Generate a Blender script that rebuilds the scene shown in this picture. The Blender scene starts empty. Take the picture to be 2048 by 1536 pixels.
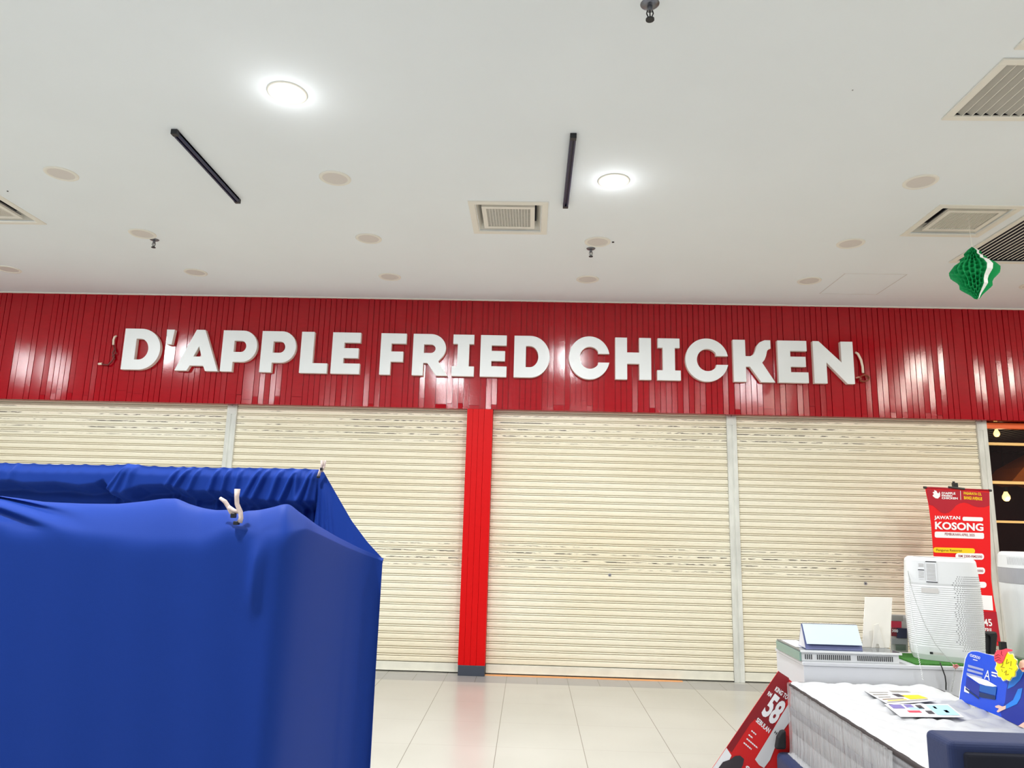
import bpy, bmesh, math, random
from mathutils import Vector, Matrix
random.seed(7)
S = bpy.context.scene
COL = S.collection
PI = math.pi

# ------------------------------------------------------------------ camera
CAM = Vector((0, 0, 1.54)); FPX = 1426.14
P_, R_, Y_ = 0.18790, 0.0259, -0.0297
FW = Vector((math.sin(Y_)*math.cos(P_), math.cos(Y_)*math.cos(P_), math.sin(P_)))
RT0 = Vector((math.cos(Y_), -math.sin(Y_), 0)); UP0 = RT0.cross(FW)
RT = RT0*math.cos(R_) + UP0*math.sin(R_)
UP = UP0*math.cos(R_) - RT0*math.sin(R_)
cd = bpy.data.cameras.new('camera'); cam = bpy.data.objects.new('camera', cd); COL.objects.link(cam)
cd.sensor_width = 36; cd.lens = 36*FPX/2048; cd.clip_start = .05; cd.clip_end = 100
cam.matrix_world = Matrix(((RT.x, UP.x, -FW.x, CAM.x), (RT.y, UP.y, -FW.y, CAM.y), (RT.z, UP.z, -FW.z, CAM.z), (0, 0, 0, 1)))
S.camera = cam

def at(px, py, X=None, Y=None, Z=None):
    """point of a real plane (X=, Y= or Z= constant) that the survey of the photo gives"""
    d = FW + RT*((px-1024)/FPX) + UP*((768-py)/FPX)
    if Y is not None: t = Y/d.y
    elif X is not None: t = X/d.x
    else: t = (Z-CAM.z)/d.z
    return CAM + d*t

# ------------------------------------------------------------------ light and exposure
W = bpy.data.worlds.new('store_ambient'); S.world = W; W.use_nodes = True
W.node_tree.nodes['Background'].inputs[0].default_value = (.98, .99, 1.0, 1)
W.node_tree.nodes['Background'].inputs[1].default_value = .30
S.view_settings.view_transform = 'Standard'
try: S.view_settings.look = 'None'
except Exception: pass
S.view_settings.exposure = -0.06
S.view_settings.gamma = 1.0
S.view_settings.use_curve_mapping = False
CEIL = 3.902; FASC = 7.51; SHUT = 7.63; ZF = 2.691

# ------------------------------------------------------------------ materials
_m = {}
def lin(c):
    return tuple(((v/255)/12.92 if v/255 <= .04045 else ((v/255+.055)/1.055)**2.4) for v in c)
def mat(name, rgb, rough=.5, metal=0., spec=.5, coat=0., noise=0., nscale=8., bump=0., bscale=60., emit=0., trans=0., alpha=1., sheen=0., nvec=None):
    if name in _m: return _m[name]
    m = bpy.data.materials.new(name); m.use_nodes = True; nt = m.node_tree; b = nt.nodes['Principled BSDF']
    c = (*lin(rgb), 1)
    b.inputs['Base Color'].default_value = c; b.inputs['Roughness'].default_value = rough
    b.inputs['Metallic'].default_value = metal; b.inputs['Specular IOR Level'].default_value = spec
    b.inputs['Coat Weight'].default_value = coat; b.inputs['Coat Roughness'].default_value = .12
    b.inputs['Transmission Weight'].default_value = trans; b.inputs['Alpha'].default_value = alpha
    b.inputs['Sheen Weight'].default_value = sheen
    if emit: b.inputs['Emission Color'].default_value = c; b.inputs['Emission Strength'].default_value = emit
    tc = nt.nodes.new('ShaderNodeTexCoord')
    vec = tc.outputs['Object']
    if nvec:
        mp = nt.nodes.new('ShaderNodeMapping'); mp.inputs['Scale'].default_value = nvec
        nt.links.new(vec, mp.inputs['Vector']); vec = mp.outputs['Vector']
    if noise:
        n = nt.nodes.new('ShaderNodeTexNoise'); n.inputs['Scale'].default_value = nscale; n.inputs['Detail'].default_value = 5
        nt.links.new(vec, n.inputs['Vector'])
        mx = nt.nodes.new('ShaderNodeMix'); mx.data_type = 'RGBA'; mx.blend_type = 'MULTIPLY'
        mx.inputs[6].default_value = c
        cr = nt.nodes.new('ShaderNodeValToRGB'); cr.color_ramp.elements[0].position = .3; cr.color_ramp.elements[1].position = .7
        cr.color_ramp.elements[0].color = (1-noise, 1-noise, 1-noise, 1); cr.color_ramp.elements[1].color = (1, 1, 1, 1)
        nt.links.new(n.outputs['Fac'], cr.inputs[0]); nt.links.new(cr.outputs[0], mx.inputs[7]); mx.inputs[0].default_value = 1
        nt.links.new(mx.outputs[2], b.inputs['Base Color'])
    if bump:
        n2 = nt.nodes.new('ShaderNodeTexNoise'); n2.inputs['Scale'].default_value = bscale; n2.inputs['Detail'].default_value = 3
        nt.links.new(vec, n2.inputs['Vector'])
        bp = nt.nodes.new('ShaderNodeBump'); bp.inputs['Strength'].default_value = bump; bp.inputs['Distance'].default_value = .01
        nt.links.new(n2.outputs['Fac'], bp.inputs['Height']); nt.links.new(bp.outputs[0], b.inputs['Normal'])
    _m[name] = m
    return m

M = dict(
 ceiling=mat('ceiling_paint', (239, 245, 248), .9, noise=.035, nscale=.9),
 red=mat('red_plank_paint', (172, 0, 20), .115, spec=.46, bump=.045, bscale=9, nvec=(5, 5, 16), noise=.12, nscale=2),
 redcol=mat('red_column_paint', (208, 0, 4), .45, spec=.2, bump=.12, bscale=30),
 darkbase=mat('dark_tile_base', (62, 68, 80), .35),
 post=mat('galvanised_post_paint', (226, 228, 220), .55, noise=.22, nscale=14, nvec=(1, 1, .35)),
 bar=mat('shutter_bottom_bar', (232, 230, 214), .5, noise=.1, nscale=10),
 letter=mat('white_acrylic', (238, 242, 242), .35),
 letside=mat('cream_letter_edge', (238, 226, 214), .5),
 cloth=mat('navy_satin_cloth', (27, 57, 138), .62, spec=.08, bump=.04, bscale=500),
 plastic=mat('white_plastic', (224, 226, 226), .35),
 offwhite=mat('offwhite_trim', (236, 233, 222), .6),
 greyl=mat('light_grey_mesh', (205, 202, 198), .8),
 grey=mat('grey_plastic', (160, 160, 164), .4),
 dark=mat('dark_plastic', (22, 24, 30), .45),
 black=mat('black_plastic', (34, 35, 37), .4),
 void=mat('duct_dark', (18, 18, 34), .8),
 steel=mat('sprinkler_metal', (120, 122, 130), .3, metal=.9),
 track=mat('navy_black_track', (24, 30, 66), .4),
 lit=mat('lit_diffuser', (255, 255, 252), .5, emit=9.0),
 unlit=mat('unlit_diffuser', (218, 212, 206), .7),
 green=mat('green_tissue', (10, 170, 96), .6, noise=.25, nscale=40),
 greencard=mat('green_card', (10, 165, 88), .55),
 card=mat('white_card', (236, 238, 232), .6),
 paper=mat('white_paper', (218, 218, 220), .6),
 bluegrey=mat('calendar_page', (196, 212, 226), .5),
 calbase=mat('calendar_base', (96, 104, 150), .5),
 banner=mat('banner_red', (232, 10, 18), .4),
 bannerdark=mat('banner_dark_red', (176, 18, 40), .4),
 yellow=mat('print_yellow', (250, 208, 20), .45),
 white=mat('print_white', (246, 246, 248), .45),
 inkred=mat('ink_red', (150, 30, 40), .5),
 ink=mat('ink_dark', (60, 54, 60), .5),
 inkblk=mat('ink_black', (20, 20, 24), .5),
 brown=mat('ink_brown', (120, 80, 20), .5),
 postred=mat('poster_dark_red', (140, 28, 36), .4),
 postred2=mat('poster_bright_red', (214, 34, 34), .4),
 navyvel=mat('navy_velvet', (15, 34, 80), .8, sheen=.1, bump=.08, bscale=60, noise=.2, nscale=5),
 velvetshade=mat('shaded_navy_velvet', (7, 11, 30), .85),
 mattop=mat('quilted_white_fabric', (191, 192, 194), .55),
 matside=mat('mattress_grey_border', (150, 150, 153), .7, noise=.3, nscale=26, nvec=(1, 14, .6)),
 mattape=mat('black_piping', (48, 42, 44), .55),
 orange=mat('orange_frame', (240, 104, 40), .45),
 paleor=mat('pale_yellow_frame', (252, 206, 130), .5),
 yellowwall=mat('yellow_panel', (250, 200, 90), .55),
 interior=mat('dark_brown_wood', (84, 26, 26), .45, noise=.3, nscale=3, nvec=(1, 12, 1)),
 amber=mat('warm_bulb', (255, 205, 120), .3, emit=5),
 orangecloth=mat('orange_canvas', (250, 130, 20), .6),
 counter=mat('white_counter_laminate', (206, 208, 212), .3),
 glassedge=mat('green_glass_edge', (120, 150, 140), .15, spec=.8),
 darkglass=mat('dark_glass_top', (96, 102, 108), .08, spec=.8),
 turf=mat('artificial_turf', (60, 130, 40), .9, noise=.5, nscale=120, bump=.6, bscale=300),
 blue=mat('standee_blue', (8, 74, 214), .42),
 blue2=mat('print_navy', (14, 40, 150), .45),
 cyan=mat('print_cyan', (30, 130, 230), .45),
 skin=mat('print_skin', (242, 196, 176), .5),
 pink=mat('print_pink_red', (236, 70, 90), .5),
 lips=mat('print_lips', (200, 60, 70), .5),
 tagcream=mat('cream_tag', (238, 236, 200), .6),
 printg=mat('print_grey', (150, 146, 140), .55),
 printlb=mat('print_pale_blue', (170, 215, 235), .55),
 printvio=mat('print_violet', (120, 110, 170), .55),
 chain=mat('grey_chain', (190, 192, 190), .4, metal=.3),
 wooden=mat('clip_bone', (226, 206, 198), .55, noise=.35, nscale=60),
 wirew=mat('white_cable', (244, 226, 206), .5),
 wirer=mat('dark_red_cable', (110, 34, 30), .5),
 skirt=mat('cream_wall', (225, 222, 212), .7),
 leakglow=mat('orange_leak_glow', (236, 166, 104), .5),
)
def wrapmat():
    m = bpy.data.materials.new('clear_film'); m.use_nodes = True; nt = m.node_tree; b = nt.nodes['Principled BSDF']
    b.inputs['Base Color'].default_value = (.95, .95, .95, 1); b.inputs['Roughness'].default_value = .12
    b.inputs['Alpha'].default_value = .33; b.inputs['Specular IOR Level'].default_value = .9
    tc = nt.nodes.new('ShaderNodeTexCoord'); mp = nt.nodes.new('ShaderNodeMapping'); mp.inputs['Scale'].default_value = (6, 30, 2.5)
    n = nt.nodes.new('ShaderNodeTexNoise'); n.inputs['Scale'].default_value = 1.2; n.inputs['Detail'].default_value = 5
    bp = nt.nodes.new('ShaderNodeBump'); bp.inputs['Strength'].default_value = 1.0; bp.inputs['Distance'].default_value = .05
    nt.links.new(tc.outputs['Object'], mp.inputs[0]); nt.links.new(mp.outputs[0], n.inputs['Vector'])
    nt.links.new(n.outputs['Fac'], bp.inputs['Height']); nt.links.new(bp.outputs[0], b.inputs['Normal'])
    return m
M['film'] = wrapmat()
def glassmat():
    m = bpy.data.materials.new('shopfront_glass'); m.use_nodes = True; b = m.node_tree.nodes['Principled BSDF']
    b.inputs['Base Color'].default_value = (.02, .015, .015, 1); b.inputs['Roughness'].default_value = .04; b.inputs['Alpha'].default_value = .25
    return m
M['glass'] = glassmat()

def node_math(nt, op, a, b=None, clamp=False):
    n = nt.nodes.new('ShaderNodeMath'); n.operation = op; n.use_clamp = clamp
    for i, v in enumerate((a, b)):
        if v is None: continue
        if isinstance(v, (int, float)): n.inputs[i].default_value = v
        else: nt.links.new(v, n.inputs[i])
    return n.outputs[0]

PITCH = .0716
def shutter_mat():
    m = bpy.data.materials.new('beige_shutter_paint'); m.use_nodes = True; nt = m.node_tree; b = nt.nodes['Principled BSDF']
    b.inputs['Roughness'].default_value = .42
    geo = nt.nodes.new('ShaderNodeNewGeometry'); sp = nt.nodes.new('ShaderNodeSeparateXYZ'); nt.links.new(geo.outputs['Position'], sp.inputs[0])
    X, Z = sp.outputs[0], sp.outputs[2]
    # base colour drifting a little, streaky grime
    mp = nt.nodes.new('ShaderNodeMapping'); mp.inputs['Scale'].default_value = (.35, 1, 1.4); nt.links.new(geo.outputs['Position'], mp.inputs[0])
    n1 = nt.nodes.new('ShaderNodeTexNoise'); n1.inputs['Scale'].default_value = 1.1; n1.inputs['Detail'].default_value = 4; nt.links.new(mp.outputs[0], n1.inputs['Vector'])
    cr = nt.nodes.new('ShaderNodeValToRGB'); cr.color_ramp.elements[0].position = .3; cr.color_ramp.elements[1].position = .7
    cr.color_ramp.elements[0].color = (*lin((236, 226, 198)), 1); cr.color_ramp.elements[1].color = (*lin((244, 239, 218)), 1)
    nt.links.new(n1.outputs['Fac'], cr.inputs[0])
    # scuff marks: short dark smears sitting mid slat, in two height bands
    mp2 = nt.nodes.new('ShaderNodeMapping'); mp2.inputs['Scale'].default_value = (8, 1, 62); nt.links.new(geo.outputs['Position'], mp2.inputs[0])
    n2 = nt.nodes.new('ShaderNodeTexNoise'); n2.inputs['Scale'].default_value = 1.6; n2.inputs['Detail'].default_value = 6; nt.links.new(mp2.outputs[0], n2.inputs['Vector'])
    mp3 = nt.nodes.new('ShaderNodeMapping'); mp3.inputs['Scale'].default_value = (1.1, 1, 2.2); nt.links.new(geo.outputs['Position'], mp3.inputs[0])
    n3 = nt.nodes.new('ShaderNodeTexNoise'); n3.inputs['Scale'].default_value = 1.3; n3.inputs['Detail'].default_value = 2; nt.links.new(mp3.outputs[0], n3.inputs['Vector'])
    def band(c, w): # 1 inside the band
        return node_math(nt, 'SUBTRACT', 1, node_math(nt, 'DIVIDE', node_math(nt, 'ABSOLUTE', node_math(nt, 'SUBTRACT', Z, c)), w), True)
    bands = node_math(nt, 'ADD', node_math(nt, 'MULTIPLY', band(1.165, .17), 1.5, True), node_math(nt, 'MULTIPLY', band(2.50, .22), 1.3, True), True)
    bands = node_math(nt, 'ADD', bands, .12, True)
    ph = node_math(nt, 'FRACT', node_math(nt, 'DIVIDE', node_math(nt, 'SUBTRACT', Z, .10), PITCH))
    mid = node_math(nt, 'SUBTRACT', 1, node_math(nt, 'DIVIDE', node_math(nt, 'ABSOLUTE', node_math(nt, 'SUBTRACT', ph, .42)), .10), True)
    prox = None
    for c in (-3.75, -1.0, -.02, 1.80, 2.75):
        q = node_math(nt, 'SUBTRACT', 1, node_math(nt, 'DIVIDE', node_math(nt, 'ABSOLUTE', node_math(nt, 'SUBTRACT', X, c)), .75), True)
        prox = q if prox is None else node_math(nt, 'MAXIMUM', prox, q)
    v = node_math(nt, 'ADD', node_math(nt, 'MULTIPLY', n2.outputs['Fac'], .6), node_math(nt, 'MULTIPLY', n3.outputs['Fac'], .75))
    v = node_math(nt, 'MULTIPLY', node_math(nt, 'SUBTRACT', v, .665), 10, True)
    v = node_math(nt, 'ADD', v, node_math(nt, 'MULTIPLY', node_math(nt, 'SUBTRACT', n2.outputs['Fac'], .48), node_math(nt, 'MULTIPLY', prox, 22)), True)
    mask = node_math(nt, 'MULTIPLY', node_math(nt, 'MULTIPLY', v, bands), node_math(nt, 'MULTIPLY', mid, 2.6, True))
    mask = node_math(nt, 'MULTIPLY', mask, .9)
    mx = nt.nodes.new('ShaderNodeMix'); mx.data_type = 'RGBA'; nt.links.new(mask, mx.inputs[0]); nt.links.new(cr.outputs[0], mx.inputs[6]); mx.inputs[7].default_value = (*lin((70, 66, 58)), 1)
    nt.links.new(mx.outputs[2], b.inputs['Base Color'])
    return m
M['shutter'] = shutter_mat()

def floor_mat():
    m = bpy.data.materials.new('cream_porcelain_tiles'); m.use_nodes = True; nt = m.node_tree; b = nt.nodes['Principled BSDF']
    geo = nt.nodes.new('ShaderNodeNewGeometry'); sp = nt.nodes.new('ShaderNodeSeparateXYZ'); nt.links.new(geo.outputs['Position'], sp.inputs[0])
    X, Y = sp.outputs[0], sp.outputs[1]
    def seam(v, off, step, w):
        f = node_math(nt, 'FRACT', node_math(nt, 'DIVIDE', node_math(nt, 'SUBTRACT', v, off-50*step), step))
        d = node_math(nt, 'MINIMUM', f, node_math(nt, 'SUBTRACT', 1, f))
        return node_math(nt, 'LESS_THAN', d, w/step)
    strip = node_math(nt, 'MULTIPLY', node_math(nt, 'GREATER_THAN', Y, 7.235), node_math(nt, 'LESS_THAN', Y, 7.535))
    sx = seam(X, -1.400, .6, .0022); sy = seam(Y, 6.49, .6, .0016); sx2 = node_math(nt, 'MULTIPLY', seam(X, -1.4, .3, .0022), strip)
    tc = nt.nodes.new('ShaderNodeTexNoise'); tc.inputs['Scale'].default_value = .9; nt.links.new(geo.outputs['Position'], tc.inputs['Vector'])
    cr = nt.nodes.new('ShaderNodeValToRGB'); cr.color_ramp.elements[0].position = .35; cr.color_ramp.elements[1].position = .65
    cr.color_ramp.elements[0].color = (*lin((184, 182, 174)), 1); cr.color_ramp.elements[1].color = (*lin((193, 191, 184)), 1)
    nt.links.new(tc.outputs['Fac'], cr.inputs[0])
    def mix(fac, a, col):
        mx = nt.nodes.new('ShaderNodeMix'); mx.data_type = 'RGBA'; nt.links.new(fac, mx.inputs[0]); nt.links.new(a, mx.inputs[6]); mx.inputs[7].default_value = (*lin(col), 1); return mx.outputs[2]
    c = mix(strip, cr.outputs[0], (158, 156, 154))
    notstrip = node_math(nt, 'SUBTRACT', 1, strip)
    c = mix(node_math(nt, 'MULTIPLY', node_math(nt, 'MULTIPLY', sy, notstrip), .45), c, (150, 144, 132))
    c = mix(node_math(nt, 'MULTIPLY', node_math(nt, 'MAXIMUM', sx, sx2), .85), c, (110, 104, 94))
    nt.links.new(c, b.inputs['Base Color'])
    b.inputs['Roughness'].default_value = .22; b.inputs['Specular IOR Level'].default_value = .45
    return m
M['floor'] = floor_mat()

# ------------------------------------------------------------------ mesh helpers
class MB:
    def __init__(s): s.v = []; s.f = []
    def add(s, vs, fs):
        o = len(s.v); s.v += [tuple(p) for p in vs]; s.f += [tuple(i+o for i in f) for f in fs]; return s
    def box(s, a, b):
        x0, y0, z0 = a; x1, y1, z1 = b
        return s.add([(x0,y0,z0),(x1,y0,z0),(x1,y1,z0),(x0,y1,z0),(x0,y0,z1),(x1,y0,z1),(x1,y1,z1),(x0,y1,z1)],
                     [(0,3,2,1),(4,5,6,7),(0,1,5,4),(1,2,6,5),(2,3,7,6),(3,0,4,7)])
    def obox(s, c, u, v, w):   # centre and three half axes
        c, u, v, w = map(Vector, (c, u, v, w)); P = []
        for k in (-1, 1):
            for i, j in ((-1,-1),(1,-1),(1,1),(-1,1)): P.append(c+u*i+v*j+w*k)
        return s.add(P, [(0,3,2,1),(4,5,6,7),(0,1,5,4),(1,2,6,5),(2,3,7,6),(3,0,4,7)])
    def cyl(s, c, r, z0, z1, n=32, r2=None):
        r2 = r if r2 is None else r2; cx, cy = c
        P = [(cx+r*math.cos(2*PI*i/n), cy+r*math.sin(2*PI*i/n), z0) for i in range(n)] + [(cx+r2*math.cos(2*PI*i/n), cy+r2*math.sin(2*PI*i/n), z1) for i in range(n)]
        return s.add(P, [(i, (i+1) % n, n+(i+1) % n, n+i) for i in range(n)] + [tuple(range(n))[::-1], tuple(range(n, 2*n))])
    def lathe(s, c, prof, n=40, closed=False):
        cx, cy, cz = c; k = len(prof); P = []
        for i in range(n):
            a = 2*PI*i/n
            for r, z in prof: P.append((cx+r*math.cos(a), cy+r*math.sin(a), cz+z))
        F = []
        for i in range(n):
            j = (i+1) % n
            for q in range(k-1 if not closed else k):
                q2 = (q+1) % k
                F.append((i*k+q, j*k+q, j*k+q2, i*k+q2))
        return s.add(P, F)
    def tube(s, path, r, n=8):
        path = [Vector(p) for p in path]; m = len(path); rs = r if isinstance(r, (list, tuple)) else [r]*m
        prev = None; P = []
        for i, p in enumerate(path):
            t = (path[min(i+1, m-1)]-path[max(i-1, 0)]).normalized()
            if prev is None:
                a = Vector((0,0,1)) if abs(t.z) < .9 else Vector((1,0,0))
                u = t.cross(a).normalized()
            else: u = (prev - t*prev.dot(t)).normalized()
            prev = u; w = t.cross(u)
            for k in range(n):
                an = 2*PI*k/n; P.append(p + (u*math.cos(an)+w*math.sin(an))*rs[i])
        F = [(i*n+k, i*n+(k+1) % n, (i+1)*n+(k+1) % n, (i+1)*n+k) for i in range(m-1) for k in range(n)]
        F += [tuple(range(n))[::-1], tuple((m-1)*n+k for k in range(n))]
        return s.add(P, F)
    def prism(s, pts, d):      # planar polygon of 3D points swept by vector d
        pts = [Vector(p) for p in pts]; n = len(pts); d = Vector(d)
        return s.add(pts+[p+d for p in pts], [tuple(range(n))[::-1], tuple(range(n, 2*n))] + [(i, (i+1) % n, n+(i+1) % n, n+i) for i in range(n)])
    def build(s, name, m, parent=None, smooth=False, bevel=0, bseg=2, sub=0, solid=0, autos=False):
        me = bpy.data.meshes.new(name); me.from_pydata(s.v, [], s.f); me.validate(); me.update()
        bm = bmesh.new(); bm.from_mesh(me); bmesh.ops.recalc_face_normals(bm, faces=bm.faces); bm.to_mesh(me); bm.free()
        for mm in (m if isinstance(m, list) else [m]): me.materials.append(mm)
        if smooth:
            for p in me.polygons: p.use_smooth = True
        o = bpy.data.objects.new(name, me); COL.objects.link(o)
        if parent is not None:
            o.parent = parent; o.matrix_parent_inverse = Matrix.Translation(parent.location).inverted()
        if solid: md = o.modifiers.new('solid', 'SOLIDIFY'); md.thickness = solid; md.offset = 0
        if bevel:
            md = o.modifiers.new('bevel', 'BEVEL'); md.width = bevel; md.segments = bseg; md.limit_method = 'ANGLE'
        if sub: md = o.modifiers.new('sub', 'SUBSURF'); md.levels = sub; md.render_levels = sub
        return o

def tag(o, label=None, cat=None, group=None, kind=None):
    if label: o['label'] = label
    if cat: o['category'] = cat
    if group: o['group'] = group
    if kind: o['kind'] = kind
    return o
def thing(name, loc, label, cat, group=None):
    o = bpy.data.objects.new(name, None); o.location = loc; o.empty_display_size = .1; COL.objects.link(o)
    return tag(o, label, cat, group)
def struct(name, mb, m, label=None, **k):
    o = mb.build(name, m, **k); o['kind'] = 'structure'
    if label: o['label'] = label
    return o
def dup(root, loc, label, group=None):
    r = root.copy(); COL.objects.link(r); r.location = loc; r['label'] = label
    if group: r['group'] = group
    for ch in list(root.children):
        c = ch.copy(); COL.objects.link(c); c.parent = r
        for g in ch.children:
            d = g.copy(); COL.objects.link(d); d.parent = c
    return r

# flat printed shapes and lettering: loops in a (u, v) frame, mapped on a surface by fn(u, v, depth)
def curve_mesh(loops, ext):
    cu = bpy.data.curves.new('shape', 'CURVE'); cu.dimensions = '2D'; cu.fill_mode = 'BOTH'; cu.extrude = ext
    for lp in loops:
        sp = cu.splines.new('POLY'); sp.points.add(len(lp)-1); sp.use_cyclic_u = True
        for i, (x, y) in enumerate(lp): sp.points[i].co = (x, y, 0, 1)
    o = bpy.data.objects.new('shape', cu); COL.objects.link(o)
    dg = bpy.context.evaluated_depsgraph_get(); me = bpy.data.meshes.new_from_object(o.evaluated_get(dg))
    v = [tuple(p.co) for p in me.vertices]; f = [tuple(p.vertices) for p in me.polygons]
    bpy.data.objects.remove(o); bpy.data.curves.remove(cu); bpy.data.meshes.remove(me)
    return v, f
def text_mesh(txt, ext=.0, bold=0.):
    cu = bpy.data.curves.new('txt', 'FONT'); cu.body = txt; cu.size = 1; cu.extrude = ext; cu.offset = bold; cu.resolution_u = 3
    o = bpy.data.objects.new('txt', cu); COL.objects.link(o)
    dg = bpy.context.evaluated_depsgraph_get(); me = bpy.data.meshes.new_from_object(o.evaluated_get(dg))
    v = [tuple(p.co) for p in me.vertices]; f = [tuple(p.vertices) for p in me.polygons]
    bpy.data.objects.remove(o); bpy.data.curves.remove(cu); bpy.data.meshes.remove(me)
    xs = [p[0] for p in v]; ys = [p[1] for p in v]; x0, x1, y0, y1 = min(xs), max(xs), min(ys), max(ys)
    return [((p[0]-x0)/(x1-x0), (p[1]-y0)/(y1-y0), p[2]) for p in v], f
def quadmap(bl, br, tl, tr=None, nrm=None):
    bl, br, tl = Vector(bl), Vector(br), Vector(tl); tr = Vector(tr) if tr is not None else br+tl-bl
    n = Vector(nrm) if nrm is not None else (br-bl).cross(tl-bl).normalized()
    if nrm is None and n.dot(CAM-bl) < 0: n = -n
    def fn(u, v, d): return (bl*(1-u)*(1-v) + br*u*(1-v) + tl*(1-u)*v + tr*u*v) + n*d
    return fn
def text_on(mb, txt, fn, depth=.001, bold=.0):
    v, f = text_mesh(txt, 0, bold); mb.add([fn(p[0], p[1], depth) for p in v], f); return mb
def shape_on(mb, pts, fn, depth, thick=0):
    v = [fn(x, y, depth) for x, y in pts]; n = len(v)
    if thick:
        v2 = [fn(x, y, depth-thick) for x, y in pts]
        mb.add(v+v2, [tuple(range(n)), tuple(range(n, 2*n))[::-1]] + [(i, (i+1) % n, n+(i+1) % n, n+i) for i in range(n)])
    else: mb.add(v, [tuple(range(n))])
    return mb
def rrect(x0, y0, x1, y1, r, rx=None, n=6):
    rx = rx or r; P = []
    for cx, cy, a in ((x1-rx, y1-r, 0), (x0+rx, y1-r, 90), (x0+rx, y0+r, 180), (x1-rx, y0+r, 270)):
        for i in range(n+1):
            t = math.radians(a+90*i/n); P.append((cx+rx*math.cos(t), cy+r*math.sin(t)))
    return P
def arc(cx, cy, rx, ry, a0, a1, n=20):
    return [(cx+rx*math.cos(math.radians(a0+(a1-a0)*i/n)), cy+ry*math.sin(math.radians(a0+(a1-a0)*i/n))) for i in range(n+1)]

# ================================================================== SETTING
# floor
struct('floor', MB().box((-11, -7, -.1), (11, 12, 0)), M['floor'])
# ceiling with openings for the recessed vents and grilles
VC = [(-.52, 5.03, .09, 5.645), (-4.755, 4.99, -4.145, 5.585), (2.972, 4.99, 3.60, 5.575)]
GR = [(3.69, 5.14, 4.71, 6.15), (2.35, 3.30, 3.60, 3.86), (2.35, 2.62, 3.60, 3.225)]
HO = [(a+.055, b+.055, c-.055, d-.055) for a, b, c, d in VC] + [(a+.04, b+.04, c-.04, d-.04) for a, b, c, d in GR]
xs = sorted({-11, 11, *[q for h in HO for q in (h[0], h[2])]}); ys = sorted({-7, 12, *[q for h in HO for q in (h[1], h[3])]})
cb = MB()
for i in range(len(xs)-1):
    for j in range(len(ys)-1):
        cx, cy = (xs[i]+xs[i+1])/2, (ys[j]+ys[j+1])/2
        if any(h[0] < cx < h[2] and h[1] < cy < h[3] for h in HO): continue
        cb.box((xs[i], ys[j], CEIL), (xs[i+1], ys[j+1], CEIL+.02))
struct('ceiling', cb, M['ceiling'])
# ceiling access hatch: a hairline frame
hb = MB(); hx0, hx1, hy0, hy1 = 2.922, 3.503, 6.49, 7.10
for a, b in (((hx0, hy0), (hx0+.006, hy1)), ((hx1-.006, hy0), (hx1, hy1))): hb.box((*a, CEIL-.0015), (*b, CEIL+.001))
hb.box((hx0, hy0, CEIL-.0015), (hx1, hy0+.003, CEIL+.001)); hb.box((hx0, hy1-.003, CEIL-.0015), (hx1, hy1, CEIL+.001))
struct('trim_1', hb, M['greyl'], 'hairline joint of the access hatch in the ceiling')
struct('trim_2', MB().box((-11, FASC-.012, CEIL-.012), (11, FASC+.01, CEIL)), M['offwhite'], 'thin white bead between ceiling and red fascia')

# red planked fascia, every plank slightly turned so it mirrors the lamps differently
fb = MB(); x = -8.6
ZT = CEIL-.010
while x < 8.6:
    w = .060 if random.random() < .82 else .120
    dy = random.gauss(0, .0007); tz = random.gauss(0, .0016); tx = random.gauss(0, .010)*w
    x0, x1 = x+.003, x+w-.003
    f0, f1 = FASC+dy-tx, FASC+dy+tx
    joint = random.random() < .22
    segs = [(ZF, ZT)]
    if joint:
        zj = ZF+random.choice((.03, .05, .08, .10, .3))+random.uniform(0, .02); segs = [(ZF, zj-.001), (zj+.001, ZT)]
    for k, (za, zb) in enumerate(segs):
        e = random.gauss(0, .0008)
        fb.add([(x0, f0+tz+e, za), (x1, f1+tz+e, za), (x1, f1-tz-e, zb), (x0, f0-tz-e, zb),
                (x0, FASC+.016, za), (x1, FASC+.016, za), (x1, FASC+.016, zb), (x0, FASC+.016, zb)],
               [(0,1,2,3), (0,3,7,4), (1,5,6,2), (0,4,5,1), (3,2,6,7)])
    x += w
fb.box((-8.6, FASC+.015, ZF), (8.6, SHUT+.02, ZT))
struct('wall_fascia', fb, M['red'])
struct('wall_back_left', MB().box((-11, SHUT, 0), (-5.98, SHUT+.1, ZF)), M['skirt'])
# dark void and wall behind the shutters
struct('wall_back', MB().box((-11, SHUT+.10, 0), (4.80, SHUT+.14, CEIL)).box((-11, SHUT+.02, ZF+.02), (11, SHUT+.14, CEIL)), M['skirt'])

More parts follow.
